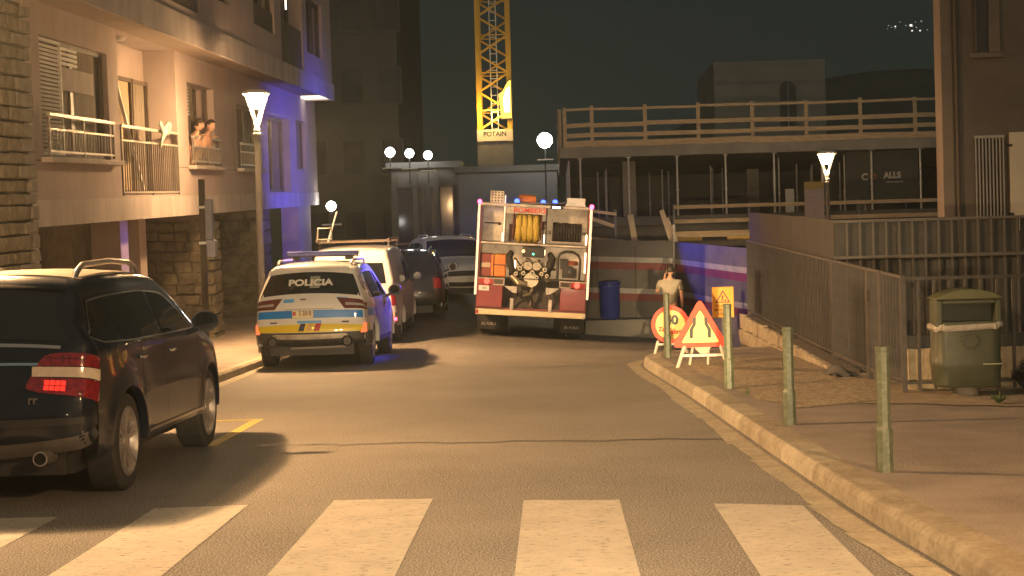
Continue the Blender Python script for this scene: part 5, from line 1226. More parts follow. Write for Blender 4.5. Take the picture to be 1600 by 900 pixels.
# ================================================================== RIGHT BUILDING
rb_mat = mat('render_brown', (0.17, 0.14, 0.115), (0.22, 0.18, 0.15), 1.4, 0.9, bump=0.1)
rbd = thing('rendered_house', 'brown rendered house at the right edge with a barred window', 'building')
def holed_y(y, x0, x1, z0, z1, holes):
    b = holed(0, x0, x1, z0, z1, holes)
    b.v = [(p[1], y - p[0], p[2]) for p in b.v]; return b
HR = [(6.86, 7.27, 4.82, 6.6, 0.02), (6.84, 7.28, 2.0, 3.48, 0.02), (7.36, 8.3, 1.9, 3.5, 0.02)]
obj('wall', holed_y(25.99, 6.50, 12, 0.1, 8.0, HR), rb_mat, rbd)
obj('pilaster', B().bx(6.33, 6.50, 25.96, 26.4, 0.1, 8.0), mat('pilaster', (0.22, 0.175, 0.14), (0.27, 0.22, 0.175), 1.6, 0.9), rbd)
obj('downpipe', B().cyl((6.56, 25.93, 0.1), (6.56, 25.93, 8.0), 0.035), mat('pipe_brown', (0.12, 0.09, 0.07), rough=0.6), rbd)
obj('side_wall', B().prism([(6.505, 26.02), (11.9, 26.02), (11.9, 36.0), (9.6, 36.0), (6.505, 27.0)], 'xy', 0.1, 7.99), rb_mat, rbd)
obj('roof', B().prism([(6.1, 25.6), (12.2, 25.6), (12.2, 36.2), (9.4, 36.2)], 'xy', 8.0, 8.25), soffit_mat, rbd)
for h in HR:
    w_ = obj('window', B().bx(h[0], h[1], 25.955+h[4], 25.985+h[4], h[2], h[3]), glass_window, rbd)
    obj('frame', B().bx(h[0], h[0]+0.05, 25.92+h[4], 25.953+h[4], h[2], h[3]).bx(h[1]-0.05, h[1], 25.92+h[4], 25.953+h[4], h[2], h[3]).bx(h[0]+0.05, h[1]-0.05, 25.92+h[4], 25.953+h[4], h[3]-0.05, h[3]), frame_mat, w_)
obj('sill', B().bx(6.78, 7.33, 25.90, 26.1, 4.74, 4.815), MATS['pilaster'], rbd)
obj('shutter', B().bx(7.10, 7.27, 25.93, 25.97, 4.83, 6.6), MATS['pilaster'], rbd)
gr = obj('window_grille', B().bx(6.82, 7.30, 25.90, 25.93, 3.45, 3.49), steel_rail, rbd); obj('grille_rail', B().bx(6.82, 7.30, 25.90, 25.93, 2.0, 2.04), steel_rail, gr)
for k in range(9): link('bar', bar_mesh(1.42, 0.02), steel_rail, gr, (6.84+k*0.055, 25.915, 2.74))
sh = obj('shutter', B().bx(7.38, 8.0, 25.90, 25.94, 1.95, 3.53), mat('shutter_cream', (0.80, 0.70, 0.52), (0.85, 0.75, 0.56), 3, 0.6), rbd, bevel=0.008)
obj('hinge', B().bx(7.33, 7.42, 25.885, 25.899, 2.2, 2.24).bx(7.33, 7.42, 25.885, 25.899, 3.3, 3.34), black_plastic, sh)

# ================================================================== BUILDING SITE
site = thing('building_site', 'unfinished concrete building with an upper deck held on steel props', 'building')
obj('deck', B().bx(0.3, 16.0, 45.3, 57.0, 4.50, 4.80), concrete, site)
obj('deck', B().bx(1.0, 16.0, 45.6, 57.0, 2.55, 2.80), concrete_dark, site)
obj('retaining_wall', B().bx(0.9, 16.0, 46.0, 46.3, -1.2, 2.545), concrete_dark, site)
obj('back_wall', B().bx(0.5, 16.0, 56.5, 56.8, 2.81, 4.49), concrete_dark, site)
for xx, yy, w_ in ((2.15, 47.5, 0.38), (9.9, 52.0, 0.5), (6.6, 54, 0.4), (12.6, 49, 0.4)):
    obj('column', B().bx(xx, xx+w_, yy, yy+w_, 2.81, 4.49), concrete, site)
obj('loose_panel', B().bx(6.8, 7.05, 46.6, 46.65, 2.81, 3.5), white_paint, site)
for k in range(8):
    xx = 0.86 + 1.372*k
    obj('prop', B().cyl((xx, 45.55, 2.80 if xx > 1.0 else 1.2), (xx, 45.55, 4.495), 0.03, n=10).cyl((xx, 45.55, 3.5), (xx, 45.55, 3.56), 0.045, n=10).box((xx, 45.55, 4.485), (0.16, 0.12, 0.015)), galv, site)
for k in range(22):
    xx = random.uniform(1.2, 12.5); yy = random.uniform(47.5, 55.0)
    obj('prop', B().cyl((xx, yy, 2.80), (xx, yy, 4.495), 0.026, n=8).cyl((xx, yy, 3.4), (xx, yy, 3.46), 0.042, n=8), galv, site)
for k in range(6):
    yy = 46.5 + k*1.3
    obj('prop', B().cyl((0.55, yy, 1.0), (0.55, yy, 4.495), 0.028, n=8), galv, site)
def plank(p0, p1, wx=0.03, wz=0.14, mt=timber, parent=None, name='plank'): return obj(name, B().beam(p0, p1, wx, wz), mt, parent)
gr_ = thing('timber_guardrail', 'long timber guardrail around the upper deck of the building site', 'guardrail')
posts = [0.45, 1.22, 2.72, 4.22, 5.74, 7.25, 8.77, 10.3, 11.8, 13.3]
for xx in posts: obj('post', B().bx(xx-0.05, xx+0.05, 45.33, 45.40, 4.62, 5.94 + random.uniform(-0.02, 0.03)), timber, gr_)
for a, c in zip(posts, posts[1:]):
    for zz, hh in ((5.86, 0.07), (5.42, 0.12), (5.13, 0.12), (4.88, 0.17)):
        plank((a-0.05, 45.30+random.uniform(-.008, .008), zz+random.uniform(-.02, .02)), (c+0.04, 45.30, zz+random.uniform(-.02, .02)), 0.03, hh, timber, gr_)
for k in range(5):
    yy = 46.0 + k*1.5; obj('post', B().bx(0.29, 0.36, yy-0.05, yy+0.05, 4.62, 5.93), timber, gr_)
    for zz, hh in ((5.86, 0.07), (5.42, 0.12), (5.13, 0.12), (4.88, 0.17)): plank((0.27, yy-1.35 if k else 45.32, zz), (0.27, yy+0.1, zz), 0.03, hh, timber, gr_)
lr = thing('timber_guardrail', 'lower timber guardrail beside the walkway of the building site', 'guardrail')
for a, c in ((3.45, 5.55), (5.55, 8.6), (8.6, 12.5)):
    for zz, hh in ((3.02, 0.10), (2.62, 0.11), (2.25, 0.17)): plank((a, 45.05, zz), (c, 45.05, zz), 0.03, hh, timber, lr)
for xx in (3.45, 5.55, 8.6, 11.0): obj('post', B().bx(xx-0.035, xx+0.035, 45.07, 45.13, 1.6, 3.1), mat('post_steel', (0.12, 0.13, 0.16), rough=0.5), lr)
for x0, x1, z0 in ((3.4, 4.2, 2.07), (4.9, 6.6, 2.07)):
    o = tag(obj('formwork_beam', B().bx(x0, x1, 44.9, 45.0, z0, z0+0.09), timber_y, bevel=0.005), 'yellow formwork beam %s under the lower guardrail' % ('next to the leaning boards' if x0 < 4 else 'nearest the dark fence'), 'beam', 'yellow formwork beams')
wk = obj('walkway', B().bx(3.4, 12.5, 44.88, 46.0, 1.90, 2.06), concrete_dark, site)
# leaning boards and broken rail by the gap
for k, (p0, p1, w_, lb) in enumerate((((2.28, 43.8, 1.98), (2.16, 43.9, 2.82), 0.16, 'pale tapered board standing upright left of the gap in the guardrail'),
                                 ((3.28, 43.6, 1.96), (3.02, 43.9, 2.92), 0.13, 'pale board leaning right of the gap in the guardrail'),
                                 ((3.42, 43.5, 1.96), (3.16, 43.8, 2.70), 0.08, 'thin pale batten leaning against the board by the gap'))):
    tag(obj('leaning_board', B().beam(p0, p1, w_, 0.03, up=(0, 1, 0)), mat('board_pale', (0.60, 0.48, 0.33), (0.70, 0.58, 0.42), 6, 0.75)), lb, 'board', 'boards leaning at the gap')
cross = tag(obj('cross_beam', B().bx(2.25, 3.3, 43.7, 43.8, 2.02, 2.09), timber), 'timber cross piece lying between the two leaning boards', 'beam')
bk = thing('barrier_frame', 'broken timber barrier tilted behind the hoarding', 'barrier')
for p0, p1, w_ in (((0.95, 43.0, 2.95), (1.75, 43.0, 2.82), 0.08), ((1.1, 43.0, 2.72), (1.68, 43.0, 2.50), 0.10), ((0.98, 43.0, 2.20), (1.95, 43.0, 2.08), 0.09)): plank(p0, p1, 0.03, w_, MATS['board_pale'], bk)
for xx in (1.02, 1.72): obj('post', B().bx(xx-0.04, xx+0.04, 43.03, 43.09, 1.5, 2.95), mat('post_steel', (0.12, 0.13, 0.16)), bk)
# company banner
bnr = thing('site_banner', 'dark company banner hanging under the upper deck', 'banner', (9.35, 45.75, 3.72))
obj('cloth', B().bx(-0.95, 1.1, 0.0, 0.01, -0.75, 0.75), mat('banner', (0.055, 0.055, 0.05), (0.07, 0.07, 0.063), 2, 0.8), bnr)
tx = mat('banner_text', (0.50, 0.48, 0.44), rough=0.7); to = mat('banner_orange', (0.42, 0.13, 0.05), rough=0.7)
text('banner_letters', 'C', 0.26, tx, bnr, (-0.42, -0.004, 0.02), FACE, 1.0, 0.010)
text('banner_letters', 'O', 0.24, to, bnr, (-0.18, -0.004, 0.02), FACE, 1.0, 0.008)
text('banner_letters', 'ALLS', 0.24, tx, bnr, (0.36, -0.004, 0.05), FACE, 0.95, 0.010)
text('banner_letters', 'construccions SL', 0.07, tx, bnr, (0.42, -0.004, -0.13), FACE, 1.0, 0.002)
ib = thing('notice_board', 'tall site notice board with a yellow heading behind the far street lamp', 'sign', (7.35, 44.9, 3.0))
obj('board', B().bx(-0.27, 0.27, 0.0, 0.03, -0.45, 0.62), mat('board_mauve', (0.34, 0.27, 0.30), (0.40, 0.32, 0.35), 4, 0.7), ib)
obj('heading', B().bx(-0.27, 0.27, -0.006, -0.002, 0.42, 0.62), mat('heading', (0.30, 0.22, 0.06), rough=0.7), ib)
for k in range(6): obj('text_row', B().bx(-0.22, 0.20, -0.006, -0.002, 0.30-k*0.13, 0.355-k*0.13), mat('row', (0.45, 0.38, 0.38), (0.28, 0.2, 0.22), 25, 0.7), ib)
for sx in (-0.2, 0.2): obj('leg', B().bx(sx-0.03, sx+0.03, 0.032, 0.07, -1.1, 0.5), galv, ib)

# ================================================================== HOARDING
hgrey = mat('hoarding_grey', (0.11, 0.105, 0.10), (0.17, 0.16, 0.155), 1.5, 0.7); hwhite = mat('hoarding_white', (0.34, 0.33, 0.325), (0.46, 0.445, 0.43), 3, 0.6); hred = mat('hoarding_red', (0.17, 0.035, 0.04), (0.24, 0.045, 0.05), 3, 0.6)
hd_ = thing('site_hoarding', 'grey metal hoarding with red and white stripes closing the side street', 'fence')
def hoard(p0, p1, zoff0, zoff1, npan):
    # panels between two points; z offset follows the falling street
    P0, P1 = Vector(p0), Vector(p1)
    for k in range(npan):
        a = P0.lerp(P1, k/npan); c = P0.lerp(P1, (k+1)/npan) ; d = (c-a).normalized(); c = c - d*0.012
        nrm = Vector((d.y, -d.x))
        za = zoff0 + (zoff1-zoff0)*k/npan; zc = zoff0 + (zoff1-zoff0)*(k+1)/npan
        def slab(z0, z1, th, off):
            b = B(); q = nrm*off; t = nrm*(off+th)
            pts = [(a.x+q.x, a.y+q.y, z0+za), (c.x+q.x, c.y+q.y, z0+zc), (c.x+q.x, c.y+q.y, z1+zc), (a.x+q.x, a.y+q.y, z1+za), (a.x+t.x, a.y+t.y, z0+za), (c.x+t.x, c.y+t.y, z0+zc), (c.x+t.x, c.y+t.y, z1+zc), (a.x+t.x, a.y+t.y, z1+za)]
            return b.add(pts, [(0, 1, 2, 3), (4, 7, 6, 5), (0, 4, 5, 1), (1, 5, 6, 2), (2, 6, 7, 3), (3, 7, 4, 0)])
        pn = obj('panel', slab(0.0, 2.35, 0.03, 0.0), hgrey, hd_)
        for z0, z1, mt in ((1.80, 1.93, hwhite), (1.62, 1.80, hred), (1.02, 1.15, hwhite), (0.84, 1.02, hred)): obj('stripe', slab(z0, z1-0.002, 0.006, 0.031), mt, pn)
hoard((0.2, 40.4), (3.02, 40.0), -0.17, -0.32, 3)
hoard((3.06, 39.9), (4.6, 33.2), -0.33, -0.62, 5)
obj('post', B().cyl((3.04, 39.9, -0.4), (3.04, 39.9, 2.45), 0.035, n=10), galv, hd_)
b = B(); b.lathe([(0.0, 0.0), (0.20, 0.0), (0.24, 0.05), (0.25, 0.75), (0.27, 0.78), (0.27, 0.84), (0.22, 0.87), (0.0, 0.88)], n=24)
ps_ = struct('pavement_site', B().bx(0.75, 4.3, 38.7, 40.35, -0.6, 0.16), concrete)
bl = thing('blue_bin', 'blue plastic drum standing right of the fire engine', 'bin', (1.38, 39.3, 0.162))
obj('drum', b, mat('drum_blue', (0.02, 0.04, 0.30), (0.03, 0.055, 0.36), 4, 0.45), bl, smooth=True)
obj('lid', B().lathe([(0.275, 0.86), (0.28, 0.90), (0.20, 0.935), (0.0, 0.94)], n=24), MATS['drum_blue'], bl, smooth=True)

# ================================================================== TOWER CRANE
cr = thing('tower_crane', 'yellow lattice tower crane mast lit by its own floodlight', 'crane', (-2.0, 60.0, 5.05))
ch = 0.56; HT = 14.0
for sx in (-1, 1):
    for sy in (-1, 1): obj('chord', B().bx(sx*ch-0.085, sx*ch+0.085, sy*ch-0.085, sy*ch+0.085, 1.0, HT), crane_yellow, cr)
nb = 9; bh = (HT-1.45)/nb
for k in range(nb):
    z0 = 1.45 + k*bh; z1 = z0 + bh; zm = (z0+z1)/2
    for (ax_, ay) in (((-1, -1), (1, -1)), ((1, -1), (1, 1)), ((1, 1), (-1, 1)), ((-1, 1), (-1, -1))):
        p = Vector((ax_[0]*ch, ax_[1]*ch, 0)); q = Vector((ay[0]*ch, ay[1]*ch, 0))
        obj('brace', B().beam(p+Vector((0, 0, z0)), q+Vector((0, 0, zm)), 0.07, 0.07), crane_yellow, cr)
        obj('brace', B().beam(q+Vector((0, 0, zm)), p+Vector((0, 0, z1)), 0.07, 0.07), crane_yellow, cr)
        obj('brace', B().beam(p+Vector((0, 0, zm+0.02)), q+Vector((0, 0, zm+0.02)), 0.04, 0.04), crane_yellow, cr)
for sx in (-0.12, 0.12): obj('ladder_rail', B().bx(sx-0.02, sx+0.02, -0.1, -0.06, 1.1, HT), galv, cr)
for k in range(40): obj('rung', B().bx(-0.10, 0.10, -0.095, -0.065, 1.2+k*0.31, 1.23+k*0.31), galv, cr)
obj('name_plate', B().bx(-0.66, 0.66, -0.70, -0.66, 1.02, 1.44), mat('crane_plate', (0.62, 0.52, 0.38), rough=0.5), cr)
text('plate_letters', 'POTAIN', 0.25, sign_black, cr, (0, -0.705, 1.27), FACE, 0.95, 0.006)
obj('base_box', B().bx(-0.66, 0.66, -0.64, 0.64, 0.0, 1.0), mat('crane_base', (0.10, 0.085, 0.07), (0.14, 0.12, 0.1), 3, 0.7), cr)
fl = obj('floodlight', B().prism([(-0.12, -0.75), (0.30, -0.75), (0.30, 0.72), (0.16, 0.66), (-0.04, 0.30), (-0.20, 0.18), (-0.16, -0.2)], 'xz', -0.06, 0.10), black_plastic, cr, loc=(0.36, -0.78, 2.55))
obj('floodlight_lens', B().prism([(-0.10, -0.72), (0.28, -0.72), (0.28, 0.69), (0.17, 0.63), (-0.03, 0.28), (-0.18, 0.17), (-0.14, -0.2)], 'xz', -0.075, -0.062), emis('crane_flood', (1.0, 0.60, 0.09), 2.6), fl)  # outline and yellow edge shaped after the bright glow on the mast
obj('floodlight_lens', B().prism([(0.02, -0.5), (0.22, -0.5), (0.24, 0.45), (0.10, 0.35), (-0.02, 0.0)], 'xz', -0.082, -0.077), emis('crane_core', (1.0, 0.95, 0.62), 3.0), fl)
l = bpy.data.lights.new('mast_fill', 'POINT'); l.energy = 170; l.color = (1.0, 0.66, 0.20); l.shadow_soft_size = 0.15  # added light in front of the mast, brightens its lower part
o = bpy.data.objects.new('mast_fill', l); C.objects.link(o); o.location = (-2.15, 58.9, 7.05)
# ================================================================== BACKGROUND BUILDINGS
def block(name, label, x0, x1, y0, y1, z0, z1, mt, wins, roof=None):
    rt = thing(name, label, 'building')
    obj('wall', B().bx(x0, x1, y0, y1, z0, z1), mt, rt)
    e = 0.15 if roof is None else 0.02
    obj('roof', B().bx(x0-e, x1+e, y0-e, y1+e, z1+0.002, z1+0.22), roof or concrete_dark, rt)
    for (a, c, d, e) in wins:
        w_ = obj('window', B().bx(a, c, y0-0.02, y0-0.005, d, e), glass_window, rt)
        obj('frame', B().bx(a-0.08, a, y0-0.07, y0-0.003, d-0.08, e+0.08).bx(c, c+0.08, y0-0.07, y0-0.003, d-0.08, e+0.08).bx(a, c, y0-0.07, y0-0.003, e, e+0.08).bx(a, c, y0-0.09, y0-0.003, d-0.08, d), mt, w_)
    return rt
wins = [(-9.6+k*1.5, -8.8+k*1.5, z, z+1.3) for k in range(3) for z in (2.4, 5.2, 8.0, 10.8)]
block('far_apartments', 'dark apartment block behind the left building', -10.5, -5.9, 63, 75, 0, 14.5, mat('far_wall', (0.075, 0.07, 0.062), (0.10, 0.094, 0.082), 0.6, 0.9), wins)
gal = block('arcade_building', 'dark low arcade building with three lamps along its roof edge', -5.85, -3.35, 58.6, 66, 0, 5.1, dark_wall, [(-5.6, -4.7, 2.3, 4.4), (-4.4, -3.6, 2.3, 4.4)])
for k in range(4): obj('column', B().bx(-5.8+k*0.78, -5.62+k*0.78, 58.2, 58.45, 0.3, 4.9), dark_wall, gal)
obj('awning', B().bx(-5.6, -4.0, 57.6, 58.5, 2.3, 2.38), mat('awning', (0.35, 0.25, 0.2), rough=0.7), gal)
block('site_wall', 'dark bluish concrete block that carries the tower crane', -3.3, 0.25, 57.5, 72, -0.5, 4.82, mat('block_grey', (0.14, 0.14, 0.15), (0.18, 0.18, 0.19), 0.7, 0.9), [])
PF = mat('pale_far', (0.30, 0.265, 0.22), (0.38, 0.335, 0.28), 0.5, 0.9)
bh_ = block('plaster_house', 'pale flat roofed house with an arched window above the building site', 9.3, 15.5, 90, 100, 5, 12.1, PF, [], roof=PF)
aw = [(12.95, 8.6), (13.85, 8.6)] + [(13.4+0.45*math.cos(R(a)), 10.7+0.45*math.sin(R(a))) for a in range(0, 181, 15)]
wa = obj('arched_window', B().prism(aw, 'xz', 89.93, 89.97), glass_window, bh_)
obj('frame', B().bx(13.37, 13.43, 89.88, 89.925, 8.6, 11.13).bx(12.95, 13.85, 89.885, 89.92, 10.0, 10.06), MATS['pale_far'], wa)
def lamp_ball(loc, rad, label, base_z, glow, en, col=(1, 0.96, 0.88)):
    rt = thing('floodlight', label, 'lamp', (loc[0], loc[1], base_z))
    h = loc[2]-base_z
    obj('pole', B().cyl((0, 0.0, 0), (0, 0, h-rad), 0.022, n=10), black_plastic, rt)
    obj('bracket', B().bx(-0.28, 0.28, -0.1, 0.06, h-rad-0.42, h-rad-0.38), galv, rt)
    obj('lamp_head', B().lathe([(0.0, -rad), (rad*0.55, -rad*0.85), (rad*0.95, -rad*0.3), (rad, 0.1*rad), (rad*0.8, rad*0.6), (rad*0.4, rad*0.93), (0.0, rad)], (0, 0, h), 20), glow, rt, smooth=True)
    return rt
lamp_ball((-5.77, 57.9, 5.67), 0.18, 'round white lamp, leftmost of the three above the arcade', 5.1-0.6, flood_small, 0)
lamp_ball((-5.07, 57.9, 5.61), 0.165, 'round white lamp, middle one of the three above the arcade', 5.1-0.6, flood_small, 0)
lamp_ball((-4.40, 57.9, 5.52), 0.16, 'round white lamp, rightmost of the three above the arcade', 5.1-0.6, flood_small, 0)
lamp_ball((-0.15, 55.0, 5.72), 0.26, 'dazzling round floodlight beside the crane at the deck corner', -0.4, flood_glow, 0)
lamp_ball((-6.55, 47.6, 3.42), 0.15, 'round white lamp at the far corner of the cream building', 0.9, flood_small, 0)
# far lights on the hillside
hl = thing('hill_houses', 'scatter of tiny lit windows of houses on the dark hillside', 'houses')
fx = emis('far_window_glow', (1, 0.93, 0.8), 1.6)
fv = emis('far_window_glow_dim', (0.9, 0.95, 1.0), 0.6)
# placed on a ridge 300 m away
for k in range(16):
    x = 300*(1383+random.random()*78-863)/2500; z = 1.75 + 300*(386-(38+random.random()*15))/2500
    s_ = random.choice((0.06, 0.07, 0.09, 0.12)) if k else 0.22
    obj('lit_window', B().bx(x-s_, x+s_, 300, 300.2, z-s_*0.8, z+s_*0.8), fx if s_ > 0.1 else fv, hl)

# ================================================================== PEOPLE
def skin_obj(name, verts, edges, mt, parent, levels=2):
    me = bpy.data.meshes.new(name); me.from_pydata([v[:3] for v in verts], edges, [])
    o = link(name, me, mt, parent)
    md = o.modifiers.new('skin', 'SKIN'); md.use_smooth_shade = True
    if not me.skin_vertices: me.attributes.new
    for i, v in enumerate(verts):
        rr = v[3] if len(v) < 5 else None
        me.skin_vertices[0].data[i].radius = (v[3], v[3]) if rr is not None else (v[3], v[4])
    me.skin_vertices[0].data[0].use_root = True
    sb = o.modifiers.new('sub', 'SUBSURF'); sb.levels = levels; sb.render_levels = levels
    return o
def head(parent, loc, rot, s=1.0, hair=True):
    # ovoid head with nose, brow and ears; faces -Y before rotation
    bm = bmesh.new(); bmesh.ops.create_uvsphere(bm, u_segments=24, v_segments=18, radius=1.0)
    for v in bm.verts:
        x, y, z = v.co
        jaw = 1 - 0.28*max(0, -z)
        nx, ny, nz = x*0.077*jaw, y*0.098*(1-0.12*max(0, -z)), z*0.118
        if y < -0.8 and -0.25 < z < 0.05 and abs(x) < 0.25: ny -= 0.022*(1-abs(x)/0.25)
        if y < -0.6 and 0.05 < z < 0.22 and 0.15 < abs(x) < 0.55: ny += 0.010
        if y < -0.75 and -0.5 < z < -0.38: ny += 0.005
        v.co = Vector((nx, ny, nz))*s
    for sg in (-1, 1):
        bmesh.ops.create_uvsphere(bm, u_segments=8, v_segments=6, radius=0.028*s, matrix=Matrix.Translation((sg*0.08*s, 0.01*s, 0.0)) @ Matrix.Diagonal((0.4, 0.8, 1.2, 1)))
    me = bpy.data.meshes.new('head'); bm.to_mesh(me); bm.free()
    for p in me.polygons: p.use_smooth = True
    h = link('head', me, skin, parent, loc, rot)
    if hair:
        bm = bmesh.new(); bmesh.ops.create_uvsphere(bm, u_segments=24, v_segments=18, radius=1.0)
        kill = []
        for v in bm.verts:
            x, y, z = v.co
            if (y < -0.45 and z < 0.55) or z < -0.45 or (z < 0.1 and y < 0.1): kill.append(v)
            k = 1.10 + random.uniform(-0.02, 0.04)
            v.co = Vector((x*0.080*k, y*0.10*k, z*0.120*k))*s
        bmesh.ops.delete(bm, geom=kill, context='VERTS')
        me = bpy.data.meshes.new('hair'); bm.to_mesh(me); bm.free()
        for p in me.polygons: p.use_smooth = True
        hr = link('hair', me, hair_mat, h)
        sd = hr.modifiers.new('thick', 'SOLIDIFY'); sd.thickness = 0.012
    return h
def hand(parent, wrist, direction, palm_n, s=1.0):
    d = Vector(direction).normalized(); n = Vector(palm_n); n = (n - d*n.dot(d)).normalized(); t = d.cross(n)
    W = Vector(wrist)
    vs = [(*W, 0.026*s, 0.02*s), (*(W+d*0.05*s), 0.034*s, 0.016*s), (*(W+d*0.085*s), 0.034*s, 0.015*s)]; es = [(0, 1), (1, 2)]
    for k, (o_, l) in enumerate(((-0.03, 0.065), (-0.01, 0.075), (0.01, 0.07), (0.03, 0.055))):
        b0 = W + d*0.088*s + t*o_*s; p1 = b0 + d*l*0.55*s + n*0.006*s; p2 = b0 + d*l*0.9*s + n*0.03*s
        i = len(vs); vs += [(*b0, 0.0095*s), (*p1, 0.009*s), (*p2, 0.0075*s)]; es += [(2, i), (i, i+1), (i+1, i+2)]
    b0 = W + d*0.03*s - t*0.036*s; p1 = b0 + d*0.04*s - t*0.022*s + n*0.012*s; i = len(vs)
    vs += [(*b0, 0.012*s), (*p1, 0.010*s), (*(p1+d*0.025*s+n*0.01*s), 0.008*s)]; es += [(0, i), (i, i+1), (i+1, i+2)]
    return skin_obj('hand', vs, es, skin, parent, 1)
shirt_mat = mat('shirt_cream', (0.36, 0.33, 0.26), (0.46, 0.42, 0.33), 7, 0.9, bump=0.9, bscale=9)
trouser_mat = mat('trousers_brown', (0.14, 0.115, 0.09), (0.19, 0.155, 0.125), 6, 0.9)
# walker behind the signs, back to the camera, left hand raised to the ear
px, py = 2.48, 34.0
pd = thing('person', 'person in a cream T-shirt seen from behind with one hand raised', 'person', (px, py, gz(px, py)), (0, 0, R(-12)))
body = [(0, 0, 0.95, 0.135, 0.10), (0, 0.0, 1.10, 0.135, 0.095), (0, 0.01, 1.28, 0.16, 0.105), (0, 0.0, 1.43, 0.13, 0.085), (0, -0.01, 1.52, 0.055, 0.055), (0, 0.01, 1.60, 0.05, 0.05),
        (-0.19, 0.0, 1.42, 0.06, 0.06), (-0.30, 0.10, 1.22, 0.045, 0.045), (-0.19, 0.20, 1.42, 0.036, 0.036), (-0.13, 0.14, 1.50, 0.028, 0.028),
        (0.19, 0.0, 1.42, 0.06, 0.06), (0.25, 0.0, 1.17, 0.045, 0.045), (0.23, 0.10, 0.95, 0.034, 0.034), (0.22, 0.13, 0.89, 0.026, 0.026),
        (-0.09, 0, 0.86, 0.085, 0.085), (-0.11, 0.02, 0.48, 0.06, 0.06), (-0.12, 0.0, 0.10, 0.042, 0.042), (-0.13, 0.13, 0.035, 0.035, 0.03),
        (0.09, 0, 0.86, 0.085, 0.085), (0.11, 0.03, 0.48, 0.06, 0.06), (0.12, -0.02, 0.10, 0.042, 0.042), (0.13, 0.11, 0.035, 0.035, 0.03)]
be = [(0, 1), (1, 2), (2, 3), (3, 4), (4, 5), (3, 6), (6, 7), (7, 8), (8, 9), (3, 10), (10, 11), (11, 12), (12, 13), (0, 14), (14, 15), (15, 16), (16, 17), (0, 18), (18, 19), (19, 20), (20, 21)]
skin_obj('body', body, be, skin, pd)
head(pd, (0.01, 0.03, 1.68), (R(6), 0, R(200)))
hand(pd, (-0.13, 0.14, 1.50), (0.15, -0.2, 1.0), (1, -0.2, 0)); hand(pd, (0.22, 0.13, 0.89), (0, 0.2, -1), (-1, 0, 0))
shv = [(0, 0, 0.92, 0.165, 0.125), (0, 0.0, 1.08, 0.160, 0.12), (0, 0.01, 1.28, 0.185, 0.128), (0, 0.0, 1.42, 0.16, 0.105), (0, -0.005, 1.485, 0.08, 0.07), (-0.20, 0.0, 1.42, 0.085, 0.08), (-0.265, 0.055, 1.29, 0.072, 0.068), (0.20, 0.0, 1.42, 0.085, 0.08), (0.245, 0.0, 1.24, 0.070, 0.066)]
skin_obj('shirt', shv, [(0, 1), (1, 2), (2, 3), (3, 4), (3, 5), (5, 6), (3, 7), (7, 8)], shirt_mat, pd)
trv = [(0, 0, 0.97, 0.145, 0.11), (0, 0, 0.90, 0.15, 0.115), (-0.095, 0, 0.80, 0.098, 0.098), (-0.11, 0.02, 0.48, 0.078, 0.078), (-0.12, 0.0, 0.12, 0.062, 0.062), (0.095, 0, 0.80, 0.098, 0.098), (0.11, 0.03, 0.48, 0.078, 0.078), (0.12, -0.02, 0.12, 0.062, 0.062)]
skin_obj('trousers', trv, [(0, 1), (1, 2), (2, 3), (3, 4), (1, 5), (5, 6), (6, 7)], trouser_mat, pd)
for sg in (-1, 1): obj('shoe', B().prism([(-0.11, 0.0), (0.17, 0.0), (0.17, 0.05), (0.07, 0.09), (-0.09, 0.10)], 'yz', sg*0.125-0.042, sg*0.125+0.042), black_plastic, pd, bevel=0.015)
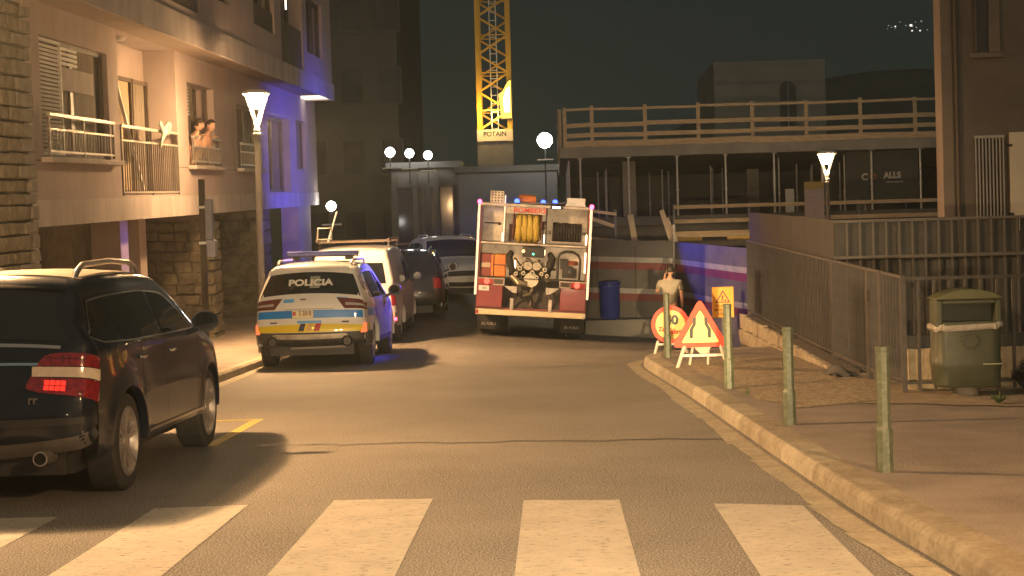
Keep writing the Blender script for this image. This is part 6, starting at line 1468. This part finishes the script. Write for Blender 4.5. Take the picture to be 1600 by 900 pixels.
# two people leaning on the window rail
def leaner(y, label, lean, yaw, arm_y, hairy=True, z0=2.36, sm=None):
    rt = thing('person', label, 'person', (0, 0, 0), (TILT, 0, 0))
    sx = FX + lean
    v = [(FX-0.28, y, z0-0.15, 0.13, 0.11), (FX-0.20, y, z0+0.10, 0.13, 0.10), (sx-0.12, y+0.01, z0+0.38, 0.155, 0.10), (sx-0.03, y+0.02, z0+0.55, 0.13, 0.08), (sx+0.02, y+0.03, z0+0.63, 0.055, 0.055), (sx+0.05, y+0.04, z0+0.70, 0.05, 0.05),
         (sx-0.02, y-0.19, z0+0.54, 0.06, 0.06), (FX+0.10, y-0.10, z0+0.60-0.22, 0.044, 0.044), (FX+0.10, y+arm_y-0.22, z0+0.60, 0.033, 0.033),
         (sx-0.02, y+0.21, z0+0.52, 0.06, 0.06), (FX+0.09, y+0.33, z0+0.40-0.08, 0.044, 0.044), (FX+0.10, y+arm_y+0.12, z0+0.60, 0.033, 0.033),
         (FX-0.30, y-0.09, z0-0.30, 0.09, 0.09), (FX-0.30, y-0.09, z0-0.62, 0.07, 0.07), (FX-0.30, y+0.09, z0-0.30, 0.09, 0.09), (FX-0.30, y+0.09, z0-0.62, 0.07, 0.07)]
    v[7] = (FX+0.05, y-0.16, z0+0.36, 0.044, 0.044); v[10] = (FX+0.06, y+0.28, z0+0.36, 0.044, 0.044)
    e = [(0, 1), (1, 2), (2, 3), (3, 4), (4, 5), (3, 6), (6, 7), (7, 8), (3, 9), (9, 10), (10, 11), (0, 12), (12, 13), (0, 14), (14, 15)]
    skin_obj('body', v, e, skin, rt)
    head(rt, (sx+0.08, y+0.05, z0+0.80), (R(18), 0, R(90+yaw)), 1.0, hairy)
    for i in (8, 11): hand(rt, v[i][:3], (0.5, 0.8, 0.05), (0, 0, -1))
    if sm: skin_obj('vest', [(FX-0.20, y, z0+0.05, 0.145, 0.115), (sx-0.12, y+0.01, z0+0.38, 0.172, 0.118), (sx-0.035, y+0.02, z0+0.54, 0.13, 0.09)], [(0, 1), (1, 2)], sm, rt)
    skin_obj('shorts', [(FX-0.24, y, z0-0.0, 0.15, 0.125), (FX-0.30, y-0.09, z0-0.30, 0.105, 0.105), (FX-0.30, y+0.09, z0-0.30, 0.105, 0.105)], [(0, 1), (0, 2)], trouser_mat, rt)
    return rt
leaner(31.62, 'person with bare arms leaning out of the lit window, nearer the balcony', 0.02, 25, 0.35)
leaner(32.30, 'dark haired person with bare shoulders leaning on the window rail beside another', 0.10, -20, 0.40)
# towel and leaning pole on the balcony
cl = B().grid(lambda a, v: (FX+0.05+0.05*math.sin(v*3.1)+0.02*math.sin(a*17), 28.6+0.75*a+0.05*math.sin(v*6), 3.05-0.42*v*(0.6+0.4*math.sin(a*5+1)) + 0.08*math.sin(a*9)*(1-v)), 18, 14)
c_ = tag(obj('towel', cl, mat('towel', (0.34, 0.44, 0.38), (0.50, 0.58, 0.50), 6, 0.95), smooth=True), 'pale green towel hung over the balcony rail', 'towel'); c_.rotation_euler = (TILT, 0, 0)
c_.modifiers.new('thick', 'SOLIDIFY').thickness = 0.02
po = tag(obj('leaning_pole', B().beam((FX-0.45, 29.3, 1.85), (FX-0.50, 27.9, 3.75), 0.06, 0.05), white_paint), 'white pole leaning inside the balcony recess', 'pole'); po.rotation_euler = (TILT, 0, 0)

# ================================================================== ADDED HAZE, A VEIL THAT LIFTS THE DARKS
hm = bpy.data.materials.new('haze_veil'); hm.use_nodes = True
nt = hm.node_tree; nt.nodes.remove(nt.nodes['Principled BSDF'])
pv = nt.nodes.new('ShaderNodeVolumePrincipled')
pv.inputs['Color'].default_value = (0.80, 0.92, 0.88, 1); pv.inputs['Density'].default_value = 0.0010; pv.inputs['Anisotropy'].default_value = 0.45
nt.links.new(pv.outputs[0], nt.nodes['Material Output'].inputs['Volume'])
hzb = obj('haze_veil', B().bx(-40, 60, -12, 130, -4.5, 21.5), None)
hzb.data.materials.append(hm); hzb['kind'] = 'stuff'
scn.cycles.volume_bounces = 0
